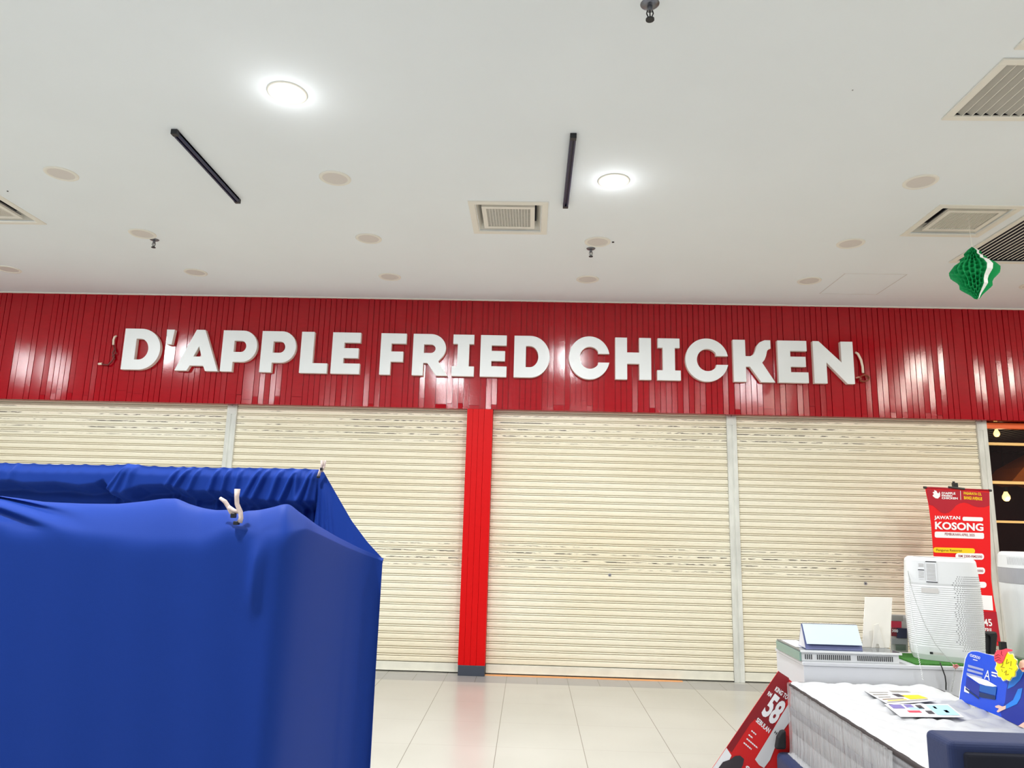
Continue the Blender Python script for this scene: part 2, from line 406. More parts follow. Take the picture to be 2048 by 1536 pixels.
# ================================================================== LIT LAMPS
def downlight(x, y, lit, label, group, energy=0):
    t = thing('ceiling_downlight', (x, y, CEIL), label, 'downlight', group)
    r = .112
    ring = MB().lathe((x, y, CEIL), [(r, 0), (r, -.004), (r-.006, -.008), (r-.022, -.008), (r-.026, -.003), (r-.026, 0)], 48)
    ring.build('trim_ring', M['offwhite'], t, smooth=True)
    MB().cyl((x, y), r-.025, CEIL-.004, CEIL-.001, 40).build('diffuser', M['lit'] if lit else M['unlit'], t)
    if lit:
        ld = bpy.data.lights.new('downlight_lamp', 'AREA'); ld.shape = 'DISK'; ld.size = .17; ld.energy = energy
        ld.color = (1, .93, .82) if x > 4.4 else (.97, .985, 1)
        lo = bpy.data.objects.new('downlight_lamp', ld); COL.objects.link(lo); lo.parent = t; lo.location = (0, 0, -.012)
        pd = bpy.data.lights.new('added_spill', 'POINT'); pd.energy = energy*(.02 if y > 3.5 and -3 < x < 3 else .24); pd.color = ld.color; pd.shadow_soft_size = .085  # added bodiless point light, widens the glow; stronger on lamps out of view
        po = bpy.data.objects.new('added_spill', pd); COL.objects.link(po); po.parent = t; po.location = (0, 0, -.10)
    return t
E1 = 52
downlight(-1.435, 3.655, True, 'bright lit round downlight at upper left, nearer of the two lit ones', 'lit downlights in view', E1*1.5)
downlight(.54, 4.68, True, 'bright lit round downlight just right of the right-hand black track', 'lit downlights in view', E1*1.5)
for x, y, e in [(-5.35, 4.68, E1*1.3), (3.72, 3.2, E1), (6.4, 2.95, E1), (-8.3, 3.4, E1), (-5.0, 2.0, E1), (4.7, 1.9, E1*.6),
                (-1.44, 1.3, E1*1.5), (2.65, .9, E1*.4), (-3.42, 1.2, E1), (-1.44, -1.4, E1*.6), (.9, -1.6, E1*.6), (4.7, -.6, E1*.4), (-4.6, -1.6, E1*.7), (7.4, 4.2, E1), (5.75, 4.68, E1*.8)]:
    downlight(x, y, True, 'lit round ceiling downlight over the store aisle outside the frame', 'lit downlights beyond the frame', e)
for x, y, lb in [
 (-3.42, 4.672, 'unlit round downlight left of the left-hand black track'),
 (-1.44, 4.690, 'unlit round downlight between the two black tracks, nearest row of unlit ones'),
 (2.645, 4.640, 'unlit round downlight above the small square vent at the right'),
 (-3.42, 5.765, 'unlit round downlight beside the left-hand hanging sprinkler'),
 (-1.447, 5.800, 'unlit round downlight left of the central square vent'),
 (.531, 5.800, 'unlit round downlight with a dark gap, right behind the central hanging sprinkler'),
 (2.655, 5.755, 'unlit round downlight left of the small square vent at the right'),
 (-5.33, 6.75, 'unlit round downlight cut by the left photo edge near the red fascia'),
 (-3.41, 6.75, 'unlit round downlight near the red fascia above the apostrophe and letter A'),
 (-1.455, 6.79, 'unlit round downlight near the red fascia above the letter F'),
 (.522, 6.77, 'unlit round downlight near the red fascia above the letter C of the last word'),
 (2.673, 6.71, 'unlit round downlight touching the hatch outline near the red fascia'),
 (4.83, 6.74, 'unlit round downlight cut by the right photo edge beside the green lantern')]:
    downlight(x, y, False, lb, 'unlit round downlights')

# ================================================================== SHOPFRONT
def shutter(x0, x1, label):
    t = thing('roller_shutter', ((x0+x1)/2, SHUT, 0), label, 'roller shutter', 'beige roller shutters')
    z = .10; prof = []
    n = 0
    while z < ZF+.06:
        # broad slat face, groove, narrow bead, groove
        prof += [(z+.000, 0.000), (z+.004, -.0045), (z+.018, -.0068), (z+.036, -.0062), (z+.0485, -.0035), (z+.0492, .014), (z+.0535, .014),
                 (z+.0545, -.004), (z+.0605, -.0055), (z+.0660, -.003), (z+.0667, .014), (z+.0708, .014)]
        z += PITCH; n += 1
    mb = MB(); k = len(prof)
    V = [(x0+.001, SHUT+d, zz) for zz, d in prof] + [(x1-.001, SHUT+d, zz) for zz, d in prof]
    mb.add(V, [(i, k+i, k+i+1, i+1) for i in range(k-1)])
    mb.build('slat_curtain', M['shutter'], t)
    MB().box((x0+.002, SHUT-.012, .012), (x1-.002, SHUT+.014, .094)).box((x0+.002, SHUT-.020, .012), (x1-.002, SHUT-.012, .024)).build('bottom_bar', M['bar'], t, bevel=.002)
    return t
PX = [(-5.985, -5.885), (-3.321, -3.215), (2.075, 2.179), (4.70, 4.802)]
shutter(-5.885, -3.321, 'beige roller shutter at far left, mostly behind the blue cloth, worn at its top slats')
shutter(-3.215, -.693, 'beige roller shutter between the left white post and the red column')
s3 = shutter(-.42, 2.075, 'beige roller shutter just right of the red column, with dark scuffs at mid height')
s4 = shutter(2.179, 4.70, 'beige roller shutter behind the counter and red banner at the right')
for par, px, py in ((s3, 1219.5, 1150), (s4, 1731, 1167)):
    p = at(px, py, Y=SHUT-.008); MB().tube([(p.x, SHUT-.012, p.z), (p.x, SHUT+.004, p.z)], .016, 18).build('lock_barrel', M['grey'], par)
    MB().tube([(p.x, SHUT-.0135, p.z), (p.x, SHUT-.0115, p.z)], .006, 10).build('keyhole', M['dark'], par)
for (a, b), lb in zip(PX, ['white painted metal guide post at the left photo edge', 'white painted guide post between the two left shutters',
                           'scuffed white guide post between the two right shutters', 'tall white guide post beside the red banner and orange shopfront']):
    t = thing('guide_post', ((a+b)/2, SHUT, 0), lb, 'post', 'white shutter guide posts')
    m = (a+b)/2
    MB().box((a, SHUT-.028, 0), (m-.006, SHUT+.03, ZF)).box((m+.006, SHUT-.028, 0), (b, SHUT+.03, ZF)).box((m-.008, SHUT-.022, 0), (m+.008, SHUT+.03, ZF)).build('post_channel', M['post'], t, bevel=.003)
    MB().box((a+.012, SHUT-.031, ZF-.10), (b-.012, SHUT-.027, ZF-.012)).build('joint_plate', M['post'], t)
# red column
t = thing('planked_column', (-.556, 7.57, 0), 'red painted timber clad column between the shutters, standing on a dark block', 'column')
mb = MB(); x = -.693
for w in (.0625, .060, .0605, .090):
    e = random.gauss(0, .0008); mb.box((x+.0008, FASC-.004+e, .10), (x+w-.0008, SHUT+.03, ZF-.001)); x += w
mb.build('plank_cladding', M['redcol'], t, bevel=.0012)
MB().box((-.690, FASC-.004, 0), (-.422, SHUT+.03, .099)).build('base_block', M['darkbase'], t, bevel=.003)
# orange strip whose colour stands in for warm light leaking under the shutter
struct('trim_3', MB().box((-.42, SHUT-.085, 0), (1.55, SHUT-.03, .004)), M['leakglow'], 'thin orange strip painted for warm light leaking under the shutter')

# neighbouring shopfront, orange frame with dark interior
t = thing('orange_shopfront', (6.0, SHUT+.03, 0), 'orange framed shopfront with dark interior and yellow lower panel at the right edge', 'shopfront')
X0, X1 = 4.803, 8.6
MB().box((X0, SHUT-.02, 2.617), (X1, SHUT+.05, 2.676)).build('lintel', M['orange'], t, bevel=.002)
for za, zb in ((2.441, 2.470), (2.036, 2.066), (1.636, 1.660)):
    MB().box((X0, SHUT, za), (X1, SHUT+.05, zb)).build('transom', M['paleor'], t, bevel=.002)
MB().box((X0, SHUT, 0), (X1, SHUT+.06, 1.262)).build('lower_panel', M['yellowwall'], t, bevel=.003)
MB().box((X0+.03, SHUT-.012, .82), (X0+.07, SHUT, 1.06)).build('door_pull', mat('brown_wood', (150, 92, 44), .5), t)
for x in (6.3, 7.9):
    MB().box((x, SHUT, 0), (x+.05, SHUT+.05, 2.62)).build('mullion', M['paleor'], t)
for za, zb in ((1.262, 1.636), (1.660, 2.036), (2.066, 2.441), (2.470, 2.617)):
    MB().box((X0, SHUT+.022, za), (X1, SHUT+.026, zb)).build('glass_pane', M['glass'], t)
# interior of that shop
ib = MB()
ib.box((X0, 11.4, 0), (X1, 11.5, 3.0)).box((X0-.05, SHUT+.06, 0), (X0-.001, 11.5, 3.0)).box((X1, SHUT+.06, 0), (X1+.05, 11.5, 3.0)).box((X0, SHUT+.14, 2.95), (X1, 11.5, 3.02))
struct('wall_shop_inside', ib, M['interior'])
sl = MB()
for i in range(34):
    x = 4.9+i*.11; sl.obox((x, 9.8, 2.80), (.02, 0, 0), (0, 1.6, 0), (0, 0, .04))
tag(sl.build('timber_ceiling', mat('reddish_slats', (86, 34, 28), .5)), 'dark reddish timber slats under the ceiling inside the neighbouring shop', 'timber ceiling')
def bulb(p, label, s=1., e=1.2):
    t = thing('pendant_bulb', p, label, 'light bulb', 'bulbs inside the neighbouring shop')
    MB().lathe(p, [(.001, -.055*s), (.018*s, -.05*s), (.03*s, -.03*s), (.03*s, -.01*s), (.016*s, .018*s), (.013*s, .03*s)], 20).build('bulb_glass', M['amber'], t, smooth=True)
    MB().cyl((p[0], p[1]), .015*s, p[2]+.028*s, p[2]+.07*s, 14).cyl((p[0], p[1]), .003, p[2]+.06*s, 2.9, 6).build('socket', M['dark'], t)
    ld = bpy.data.lights.new('bulb_light', 'POINT'); ld.energy = e; ld.color = (1, .72, .4); ld.shadow_soft_size = .04
    lo = bpy.data.objects.new('bulb_light', ld); COL.objects.link(lo); lo.parent = t; lo.location = (0, -.06, -.09)
p = at(1993, 864, Y=7.9); bulb((p.x, p.y, p.z), 'small warm bulb hanging under the orange lintel')
p = at(2012, 990, Y=10.2); bulb((p.x, p.y, p.z), 'glowing warm bulb deep inside the neighbouring shop', 1.6, 9)
# orange awning inside
ps = [at(x, y, Y=8.3) for x, y in ((2021, 966), (2048, 934), (2110, 900), (2170, 966), (2150, 972), (2128, 964), (2105, 972), (2082, 964), (2060, 970), (2042, 964))]
ob = MB().prism(ps, (0, .5, .0)); tag(ob.build('orange_parasol', M['orangecloth'], bevel=.004), 'orange scalloped canvas canopy inside the shop, cut by the right photo edge', 'canopy')
# ================================================================== SIGN LETTERS
LY = 7.455
ZB, ZTOP = 3.033, 3.490; LH = ZTOP-ZB
def px_x(px, py): return at(px, py, Y=LY).x
def A_(x): return 180+x/3.793
def B_(x): return 720+x/3.793
def C_(x): return 1220+x/3.793
def letter(ch, xl, xr, loops, label):
    """loops given in units: u 0..1 of the letter width, v 0..1 of its height"""
    w = xr-xl
    LL = [[(u*w, v*LH) for u, v in lp] for lp in loops]
    t = thing('sign_letter', ((xl+xr)/2, FASC, ZB), label, 'sign letter', 'white raised sign letters on the red fascia')
    v, f = curve_mesh(LL, .022)
    MB().add([(xl+p[0], (LY+FASC)/2+.0025-p[2], ZB+p[1]) for p in v], f).build('letter_side', M['letside'], t)
    v, f = curve_mesh(LL, .004)
    MB().add([(xl+p[0], LY+.004-p[2], ZB+p[1]) for p in v], f).build('letter_face', M['letter'], t, bevel=.002)
R4 = lambda x0, y0, x1, y1: [(x0, y0), (x1, y0), (x1, y1), (x0, y1)]
def gl_D(k=.33):
    return [[(0, 0), (.45, 0)] + arc(.45, .5, .55, .5, -90, 90, 28) + [(0, 1)],
            [(k, .245), (.44, .245)] + arc(.44, .5, .24, .255, -90, 90, 20) + [(k, .755)]]
def gl_P(): return [[(0, 0), (.34, 0), (.34, .235), (.58, .235)] + arc(.58, .6175, .42, .3825, -90, 90, 24) + [(0, 1)],
                    [(.34, .475), (.54, .475)] + arc(.54, .6125, .15, .1375, -90, 90, 12) + [(.34, .75)]]
def gl_A(): return [[(0, 0), (.28, 0), (.345, .125), (.655, .125), (.71, 0), (1, 0), (.62, 1), (.42, 1)], [(.405, .345), (.595, .345), (.515, .60)]]
def gl_E(): return [[(0, 0), (1, 0), (1, .25), (.42, .25), (.42, .38), (.93, .38), (.93, .62), (.42, .62), (.42, .755), (.98, .755), (.98, 1), (0, 1)]]
def gl_F(): return [[(0, 0), (.42, 0), (.42, .315), (.90, .315), (.90, .56), (.42, .56), (.42, .755), (1, .755), (1, 1), (0, 1)]]
def gl_L(): return [[(0, 0), (1, 0), (1, .24), (.46, .24), (.46, 1), (0, 1)]]
def gl_I(): return [[(0, 0), (1, 0), (1, .235), (.76, .235), (.76, .775), (.97, .775), (.97, 1), (.03, 1), (.03, .775), (.24, .775), (.24, .235), (0, .235)]]
def gl_H(): return [[(0, 0), (.33, 0), (.33, .375), (.67, .375), (.67, 0), (1, 0), (1, 1), (.67, 1), (.67, .645), (.33, .645), (.33, 1), (0, 1)]]
def gl_R(): return [[(0, 0), (.31, 0), (.31, .30), (.42, .30), (.68, 0), (1, 0), (.73, .345)] + arc(.50, .66, .43, .34, -42, 90, 22) + [(0, 1)],
                    [(.31, .54), (.50, .54)] + arc(.50, .645, .14, .105, -90, 90, 12) + [(.31, .75)]]
def gl_C():
    o = arc(.50, .5, .50, .515, 22, 338, 44); i = arc(.52, .5, .25, .265, 322, 38, 30)
    return [[(1, .60)] + arc(.505, .5, .505, .515, 22, 338, 44)[0:] + [(1, .39), (.725, .39)] + i + [(.725, .60)]]
def gl_K(): return [[(0, 0), (.30, 0), (.30, .36), (.40, .36), (.66, 0), (1, 0), (.70, .46), (.76, .53), (.80, .62), (.83, .74), (.87, .79), (.92, .80), (.92, 1), (.78, 1), (.66, .95), (.58, .86), (.54, .74), (.50, .66), (.42, .61), (.30, .61), (.30, 1), (0, 1)]]
def gl_N(): return [[(0, 0), (.32, 0), (.32, .50), (.82, 0), (1, 0), (1, 1), (.70, 1), (.70, .50), (.15, 1), (0, 1)]]
def gl_q(): return [[(.12, 0), (.80, 0), (1, 1), (0, 1)]]
W1 = 'white raised letter '
yb = 736; ym = 700
defs = [
 ('D', px_x(A_(232), 736), px_x(A_(532), 697), gl_D(), W1+'D that starts the sign beside a hanging cable'),
 ('A', px_x(A_(640), 738), px_x(A_(968), 738), gl_A(), W1+'A, the only A of the sign, right of the apostrophe'),
 ('P', px_x(A_(985), 738), px_x(A_(1268), 690), gl_P(), W1+'P directly right of the A'),
 ('P', px_x(A_(1283), 740), px_x(A_(1563), 692), gl_P(), W1+'P directly left of the L'),
 ('L', px_x(A_(1585), 742), px_x(A_(1795), 742), gl_L(), W1+'L, the only L of the sign'),
 ('E', px_x(A_(1823), 743), px_x(A_(2042), 743), gl_E(), W1+'E right of the L, ending the first word'),
 ('F', px_x(B_(145), 745), px_x(B_(355), 668), gl_F(), W1+'F, the only F, starting the middle word'),
 ('R', px_x(B_(392), 746), px_x(B_(662), 747), gl_R(), W1+'R, the only R of the sign'),
 ('I', px_x(B_(693), 747), px_x(B_(862), 748), gl_I(), W1+'I with serifs in the middle word, right of the R'),
 ('E', px_x(B_(908), 749), px_x(B_(1110), 749), gl_E(), W1+'E of the middle word, between I and D'),
 ('D', px_x(B_(1165), 750), px_x(B_(1440), 705), gl_D(), W1+'D that ends the middle word, above the central shutter'),
 ('C', px_x(B_(1585), 710), px_x(B_(1892), 710), gl_C(), W1+'C that starts the last word, with a small chip'),
 ('H', px_x(B_(1937), 755), px_x(C_(314), 755), gl_H(), W1+'H, the only H of the sign'),
 ('I', px_x(C_(360), 757), px_x(C_(538), 757), gl_I(), W1+'I with serifs in the last word, between H and C'),
 ('C', px_x(C_(572), 718), px_x(C_(895), 718), gl_C(), W1+'C between the I and K of the last word'),
 ('K', px_x(C_(941), 760), px_x(C_(1254), 761), gl_K(), W1+'K with a curled upper arm'),
 ('E', px_x(C_(1282), 762), px_x(C_(1509), 762), gl_E(), W1+'E between the K and N of the last word'),
 ('N', px_x(C_(1553), 763), px_x(C_(1858), 763), gl_N(), W1+'N that ends the sign beside a coiled cable'),
]
for ch, a, b, lp, lb in defs: letter(ch, a, b, lp, lb)
# apostrophe
t = thing('sign_letter', (-3.93, FASC, 3.32), 'small white raised apostrophe between the first D and the A', 'sign letter', 'white raised sign letters on the red fascia')
a0, a1 = px_x(A_(573), 684), px_x(A_(645), 656); lp = [[(u*(a1-a0), v*.165) for u, v in gl_q()[0]]]
v, f = curve_mesh(lp, .022); MB().add([(a0+p[0], (LY+FASC)/2+.0025-p[2], 3.322+p[1]) for p in v], f).build('letter_side', M['letside'], t)
v, f = curve_mesh(lp, .004); MB().add([(a0+p[0], LY+.004-p[2], 3.322+p[1]) for p in v], f).build('letter_face', M['letter'], t, bevel=.002)
# loose cables at both ends of the sign
def Lp(x, y, d=.03): return at(x, y, Y=FASC-d)
t = thing('sign_cable', Lp(228, 680), 'short dark red cable with a white sleeve and loose plug left of the sign', 'cable')
MB().tube([Lp(233, 672, .01), Lp(229, 674), Lp(227, 680), Lp(226.5, 690)], .011).build('white_sleeve', M['wirew'], t, smooth=True)
MB().tube([Lp(226.5, 690), Lp(229, 698), Lp(225, 706), Lp(228, 714), Lp(224, 722), Lp(216, 730), Lp(206, 729), Lp(203, 727)], .009).tube([Lp(229, 696), Lp(232, 706), Lp(224, 712), Lp(230, 718)], .007).build('red_wire', M['wirer'], t, smooth=True)
MB().tube([Lp(204, 727.5), Lp(197, 728)], .013).build('wire_end', M['wirew'], t, smooth=True)
t = thing('sign_cable', Lp(1722, 700), 'white cable sleeve with coiled brown wire right of the sign', 'cable')
MB().tube([Lp(1711, 705, .01), Lp(1716, 708), Lp(1722, 720), Lp(1725, 733), Lp(1726, 746)], .013).build('white_sleeve', M['wirew'], t, smooth=True)
cp = Lp(1728, 757); co = []
for i in range(60):
    a = i/60*2*PI*3.2; r = .040+.008*math.sin(i*.7); co.append(cp+Vector((r*math.cos(a), .012*math.sin(a*.37)-.01, r*.95*math.sin(a))))
MB().tube([Lp(1726, 746)]+co, .0055, 6).build('coiled_wire', mat('brown_wire', (150, 70, 46), .5), t, smooth=True)
MB().tube([Lp(1712, 756), Lp(1718, 754), Lp(1722, 758)], .009).build('wire_end', mat('pinkish_sleeve', (205, 150, 130), .5), t, smooth=True)

# ================================================================== CEILING FITTINGS
def track(x, y0, y1, label):
    t = thing('lighting_track', (x, (y0+y1)/2, CEIL), label, 'lighting track', 'black ceiling tracks')
    MB().box((x-.019, y0, CEIL-.032), (x-.006, y1, CEIL)).box((x+.006, y0, CEIL-.032), (x+.019, y1, CEIL)).box((x-.019, y0, CEIL-.018), (x+.019, y1, CEIL)).build('track_channel', M['track'], t, bevel=.002)
    MB().box((x-.020, y0-.006, CEIL-.034), (x+.020, y0+.03, CEIL)).build('end_cap', M['dark'], t, bevel=.002)
    MB().box((x-.020, y1-.03, CEIL-.034), (x+.020, y1+.006, CEIL)).build('end_cap', M['dark'], t, bevel=.002)
track(-2.29, 4.06, 5.06, 'short black ceiling track left of centre, slanting in the view')
track(.220, 4.06, 5.07, 'short black ceiling track next to the central square vent')

def sprinkler(x, y, label, s=1.):
    t = thing('sprinkler_head', (x, y, CEIL), label, 'fire sprinkler', 'ceiling sprinkler heads')
    MB().lathe((x, y, CEIL), [(.001, -.012), (.020*s, -.012), (.034*s, -.006), (.040*s, 0)], 28).build('escutcheon', M['steel'], t, smooth=True)
    MB().cyl((x, y), .011*s, CEIL-.034*s, CEIL-.008, 14).build('body', M['steel'], t)
    b = MB()
    for q in (-1, 1): b.tube([(x+q*.010*s, y, CEIL-.030*s), (x+q*.014*s, y, CEIL-.045*s), (x+q*.006*s, y, CEIL-.066*s), (x, y, CEIL-.070*s)], .0028*s, 6)
    b.cyl((x, y), .0025*s, CEIL-.066*s, CEIL-.03*s, 8)
    b.build('yoke', M['dark'], t, smooth=True)
    MB().cyl((x, y), .018*s, CEIL-.076*s, CEIL-.071*s, 20).build('deflector', M['dark'], t)
sprinkler(-3.385, 5.90, 'small hanging sprinkler head at the left, below an unlit downlight')
sprinkler(.487, 5.96, 'small hanging sprinkler head right of the central vent')
sprinkler(.506, 2.93, 'larger looking sprinkler head at the top edge of the photo', 1.1)
tag(MB().cyl((.663, 5.80), .010, CEIL-.006, CEIL, 12).build('ceiling_sensor', M['dark']), 'tiny dark sensor dot right beside the downlight near the central sprinkler', 'sensor')
tag(MB().cyl((-4.03, 4.966), .006, CEIL-.004, CEIL, 10).build('ceiling_sensor', M['dark']), 'tiny dark screw dot on the ceiling above the left vent', 'sensor')
tag(MB().cyl((1.72, 3.585), .004, CEIL-.003, CEIL, 10).build('ceiling_sensor', M['grey']), 'tiny grey dot alone on the ceiling between downlight and large grille', 'sensor')

def vent(x0, y0, x1, y1, label, kind='grid', sh=0):
    t = thing('ceiling_vent', ((x0+x1)/2, (y0+y1)/2, CEIL), label, 'air vent', 'square ceiling vents')
    a = .058; h = .075
    # flat flange then sloping funnel
    def ring(o0, z0, o1, z1):
        P = [(x0+o0, y0+o0, z0), (x1-o0, y0+o0, z0), (x1-o0, y1-o0, z0), (x0+o0, y1-o0, z0), (x0+o1, y0+o1, z1), (x1-o1, y0+o1, z1), (x1-o1, y1-o1, z1), (x0+o1, y1-o1, z1)]
        return P, [(0,1,5,4), (1,2,6,5), (2,3,7,6), (3,0,4,7)]
    m = MB()
    for r in ((0, CEIL, 0, CEIL-.008), (0, CEIL-.008, .045, CEIL-.010), (.045, CEIL-.010, .050, CEIL-.004)): m.add(*ring(*r))
    m.build('outer_flange', M['offwhite'], t)
    MB().add(*ring(.050, CEIL-.004, .088, CEIL+h)).build('funnel', M['offwhite'], t)
    MB().box((x0+.06, y0+.06, CEIL+h), (x1-.06, y1-.06, CEIL+h+.01)).build('duct_back', M['void'], t)
    zz = CEIL-.003; i0, j0, i1, j1 = x0+.096+sh, y0+.098, x1-.102+sh, y1-.108
    fr = MB(); w = .035
    fr.box((i0, j0, zz), (i1, j0+w, zz+.018)).box((i0, j1-w, zz), (i1, j1, zz+.018)).box((i0, j0+w, zz), (i0+w, j1-w, zz+.018)).box((i1-w, j0+w, zz), (i1, j1-w, zz+.018))
    fr.build('grille_frame', M['offwhite'], t)
    MB().box((i0+.01, j0+.01, zz+.03), (i1-.01, j1-.01, zz+.034)).build('grille_back', M['grey'] if kind == 'slat' else mat('vent_shadow_grey', (66, 70, 76), .8), t)
    b = MB(); nx = 15 if kind == 'grid' else 22
    for i in range(1, nx):
        x = i0+w+(i1-i0-2*w)*i/nx; b.box((x-.0034, j0+w, zz+.004), (x+.0028, j1-w, zz+.022))
    if kind == 'grid':
        for i in range(1, 16):
            y = j0+w+(j1-j0-2*w)*i/16; b.box((i0+w, y-.0022, zz+.004), (i1-w, y+.0022, zz+.012))
    b.build('louvres', M['offwhite'], t)
    return t
vent(*VC[0], 'square recessed air vent with fine grid, in the centre between track and downlight')
vent(*VC[1], 'square slatted air vent cut by the left photo edge', 'slat', -.028)
vent(*VC[2], 'square slatted air vent at the right, left of the dark return grille', 'slat', .022)
def grille(x0, y0, x1, y1, label, slatmat, backmat, n, tilt, pitch):
    t = thing('ceiling_grille', ((x0+x1)/2, (y0+y1)/2, CEIL), label, 'air grille', 'large slatted ceiling grilles')
    w = .045; f = MB()
    f.box((x0, y0, CEIL-.012), (x1, y0+w, CEIL)).box((x0, y1-w, CEIL-.012), (x1, y1, CEIL)).box((x0, y0+w, CEIL-.012), (x0+w, y1-w, CEIL)).box((x1-w, y0+w, CEIL-.012), (x1, y1-w, CEIL))
    f.build('frame', M['offwhite'], t, bevel=.003)
    MB().box((x0+.03, y0+.03, CEIL+.07), (x1-.03, y1-.03, CEIL+.08)).build('duct_back', backmat, t)
    sd = MB()
    for q in ((x0+.04, y0+.04, x0+.044, y1-.04), (x1-.044, y0+.04, x1-.04, y1-.04), (x0+.04, y0+.04, x1-.04, y0+.044), (x0+.04, y1-.044, x1-.04, y1-.04)):
        sd.box((q[0], q[1], CEIL), (q[2], q[3], CEIL+.07))
    sd.build('duct_collar', backmat, t)
    x = x0+w+pitch*.5; lips = MB()
    while x < x1-w:
        MB().obox((x, (y0+y1)/2, CEIL+.010), Vector((math.cos(tilt), 0, math.sin(tilt)))*pitch*n, (0, (y1-y0)/2-w, 0), Vector((-math.sin(tilt), 0, math.cos(tilt)))*.0012).build('slat', slatmat, t)
        if tilt: lips.box((x+math.cos(tilt)*pitch*n-.002, y0+w, CEIL+.010+math.sin(tilt)*pitch*n-.004), (x+math.cos(tilt)*pitch*n+.002, y1-w, CEIL+.010+math.sin(tilt)*pitch*n+.002))
        x += pitch
    if tilt: lips.build('slat_lips', M['offwhite'], t)
    return t
grille(*GR[0], 'large square return air grille with dark gaps, cut by the right photo edge', M['offwhite'], M['void'], .13, 0, .042)
grille(*GR[1], 'large pale slatted ceiling grille at the upper right, closed looking grey slats', mat('grey_slats', (186, 182, 172), .6), M['void'], .50, math.radians(-35), .054)
grille(*GR[2], 'pale slatted grille in the very top right corner of the photo', mat('grey_slats', (186, 182, 172), .6), M['void'], .50, math.radians(-35), .054)

# green paper lantern
LC = at(1949, 545, Y=5.2)
t = thing('paper_lantern', (LC.x, LC.y, LC.z), 'green honeycomb tissue paper lantern ornament hanging from the ceiling', 'paper ornament')
prof = [(0, .205), (.03, .185), (.066, .152), (.060, .136), (.072, .125), (.100, .105), (.098, .090), (.150, .06), (.188, .015), (.180, -.02), (.135, -.06), (.120, -.085), (.120, -.115), (.09, -.14), (.045, -.175), (.02, -.205), (0, -.21)]
prof = [(r_*.88, z_) for r_, z_ in prof]
def pr_at(z):
    for (r0, z0), (r1, z1) in zip(prof, prof[1:]):
        if z1 <= z <= z0: return r0+(r1-r0)*(z0-z)/max(1e-6, z0-z1)
    return 0
mb = MB(); NT, NZ = 132, 96
V = []
for j in range(NZ+1):
    z = .205-.417*j/NZ; r = pr_at(z)
    for i in range(NT+1):
        a = math.radians(-92-308*i/NT)
        # diamond cells of the opened tissue
        c = abs(math.sin(i*PI/6)); d = abs(math.sin(j*PI/8+(PI/2 if (i//6) % 2 else 0)))
        dep = .052*min(1, r/.1)*(c**.7)*(.2+.8*d)
        V.append((LC.x+(r-dep)*math.cos(a), LC.y+(r-dep)*math.sin(a), LC.z+z))
mb.add(V, [(j*(NT+1)+i, j*(NT+1)+i+1, (j+1)*(NT+1)+i+1, (j+1)*(NT+1)+i) for j in range(NZ) for i in range(NT)])
lantern_parts = mb
mb.build('honeycomb_tissue', M['green'], t)
for k, aa in enumerate((-92, -40)):
    a = math.radians(aa); u = Vector((math.cos(a), math.sin(a), 0)); nrm = Vector((-math.sin(a), math.cos(a), 0))*.002
    MB().prism([LC+u*max(0, r-.001)+Vector((0, 0, z)) for r, z in prof], nrm).build('side_card', M['greencard'], t)
st = MB()
def lp_(deg, k, r, z): a = math.radians(deg); return LC+Vector(((r+.002)*k*math.cos(a), (r+.002)*k*math.sin(a), z))
for (r0, z0), (r1, z1) in zip(prof, prof[1:]):
    st.add([lp_(-93, 1, r0, z0), lp_(-93, 1, r1, z1), lp_(-76, .97, r1, z1), lp_(-76, .97, r0, z0)], [(0, 1, 2, 3)])
st.build('white_card_edge', M['card'], t, solid=.003)
hk = LC+Vector((0, 0, .2)); tp = Vector((LC.x-.005, LC.y, CEIL+.03))
MB().tube([hk, hk+Vector((-.004, 0, .15)), tp], .0016, 6).build('hanging_string', M['offwhite'], t)

# ================================================================== BLUE CLOTH COVERS
def interp(tab, x):
    if x <= tab[0][0]: return tab[0][1]
    for (a, va), (b, vb) in zip(tab, tab[1:]):
        if x <= b: return va+(vb-va)*(x-a)/(b-a)
    return tab[-1][1]
ridge = [(-160, 985), (0, 994), (82, 1006), (164, 1008), (236, 1007.6), (297, 1001), (325, 996.5), (353, 996), (380, 1008), (430, 1024), (457, 1028), (474, 1038), (492, 1027), (513, 1023.5), (547, 1015), (569, 1007.5), (580, 1008), (597, 1022.5), (630, 1046), (672, 1071), (713, 1092), (765, 1116)]
brk = [(-160, 1040), (0, 1050), (100, 1062), (200, 1076), (297, 1086), (340, 1089), (400, 1086), (455, 1062), (480, 1066), (520, 1078), (570, 1075), (612, 1060), (640, 1070), (690, 1094), (730, 1110), (765, 1122)]
YF = 1.9; YE = 2.74
def smooth(t): t = max(0, min(1, t)); return t*t*(3-2*t)
front_path = []   # (px for tables, X, Y)
xs_front = []
pxs = list(range(-160, 640, 6)) + list(range(640, 766, 5))
NV = 70
V = []; cols = 0
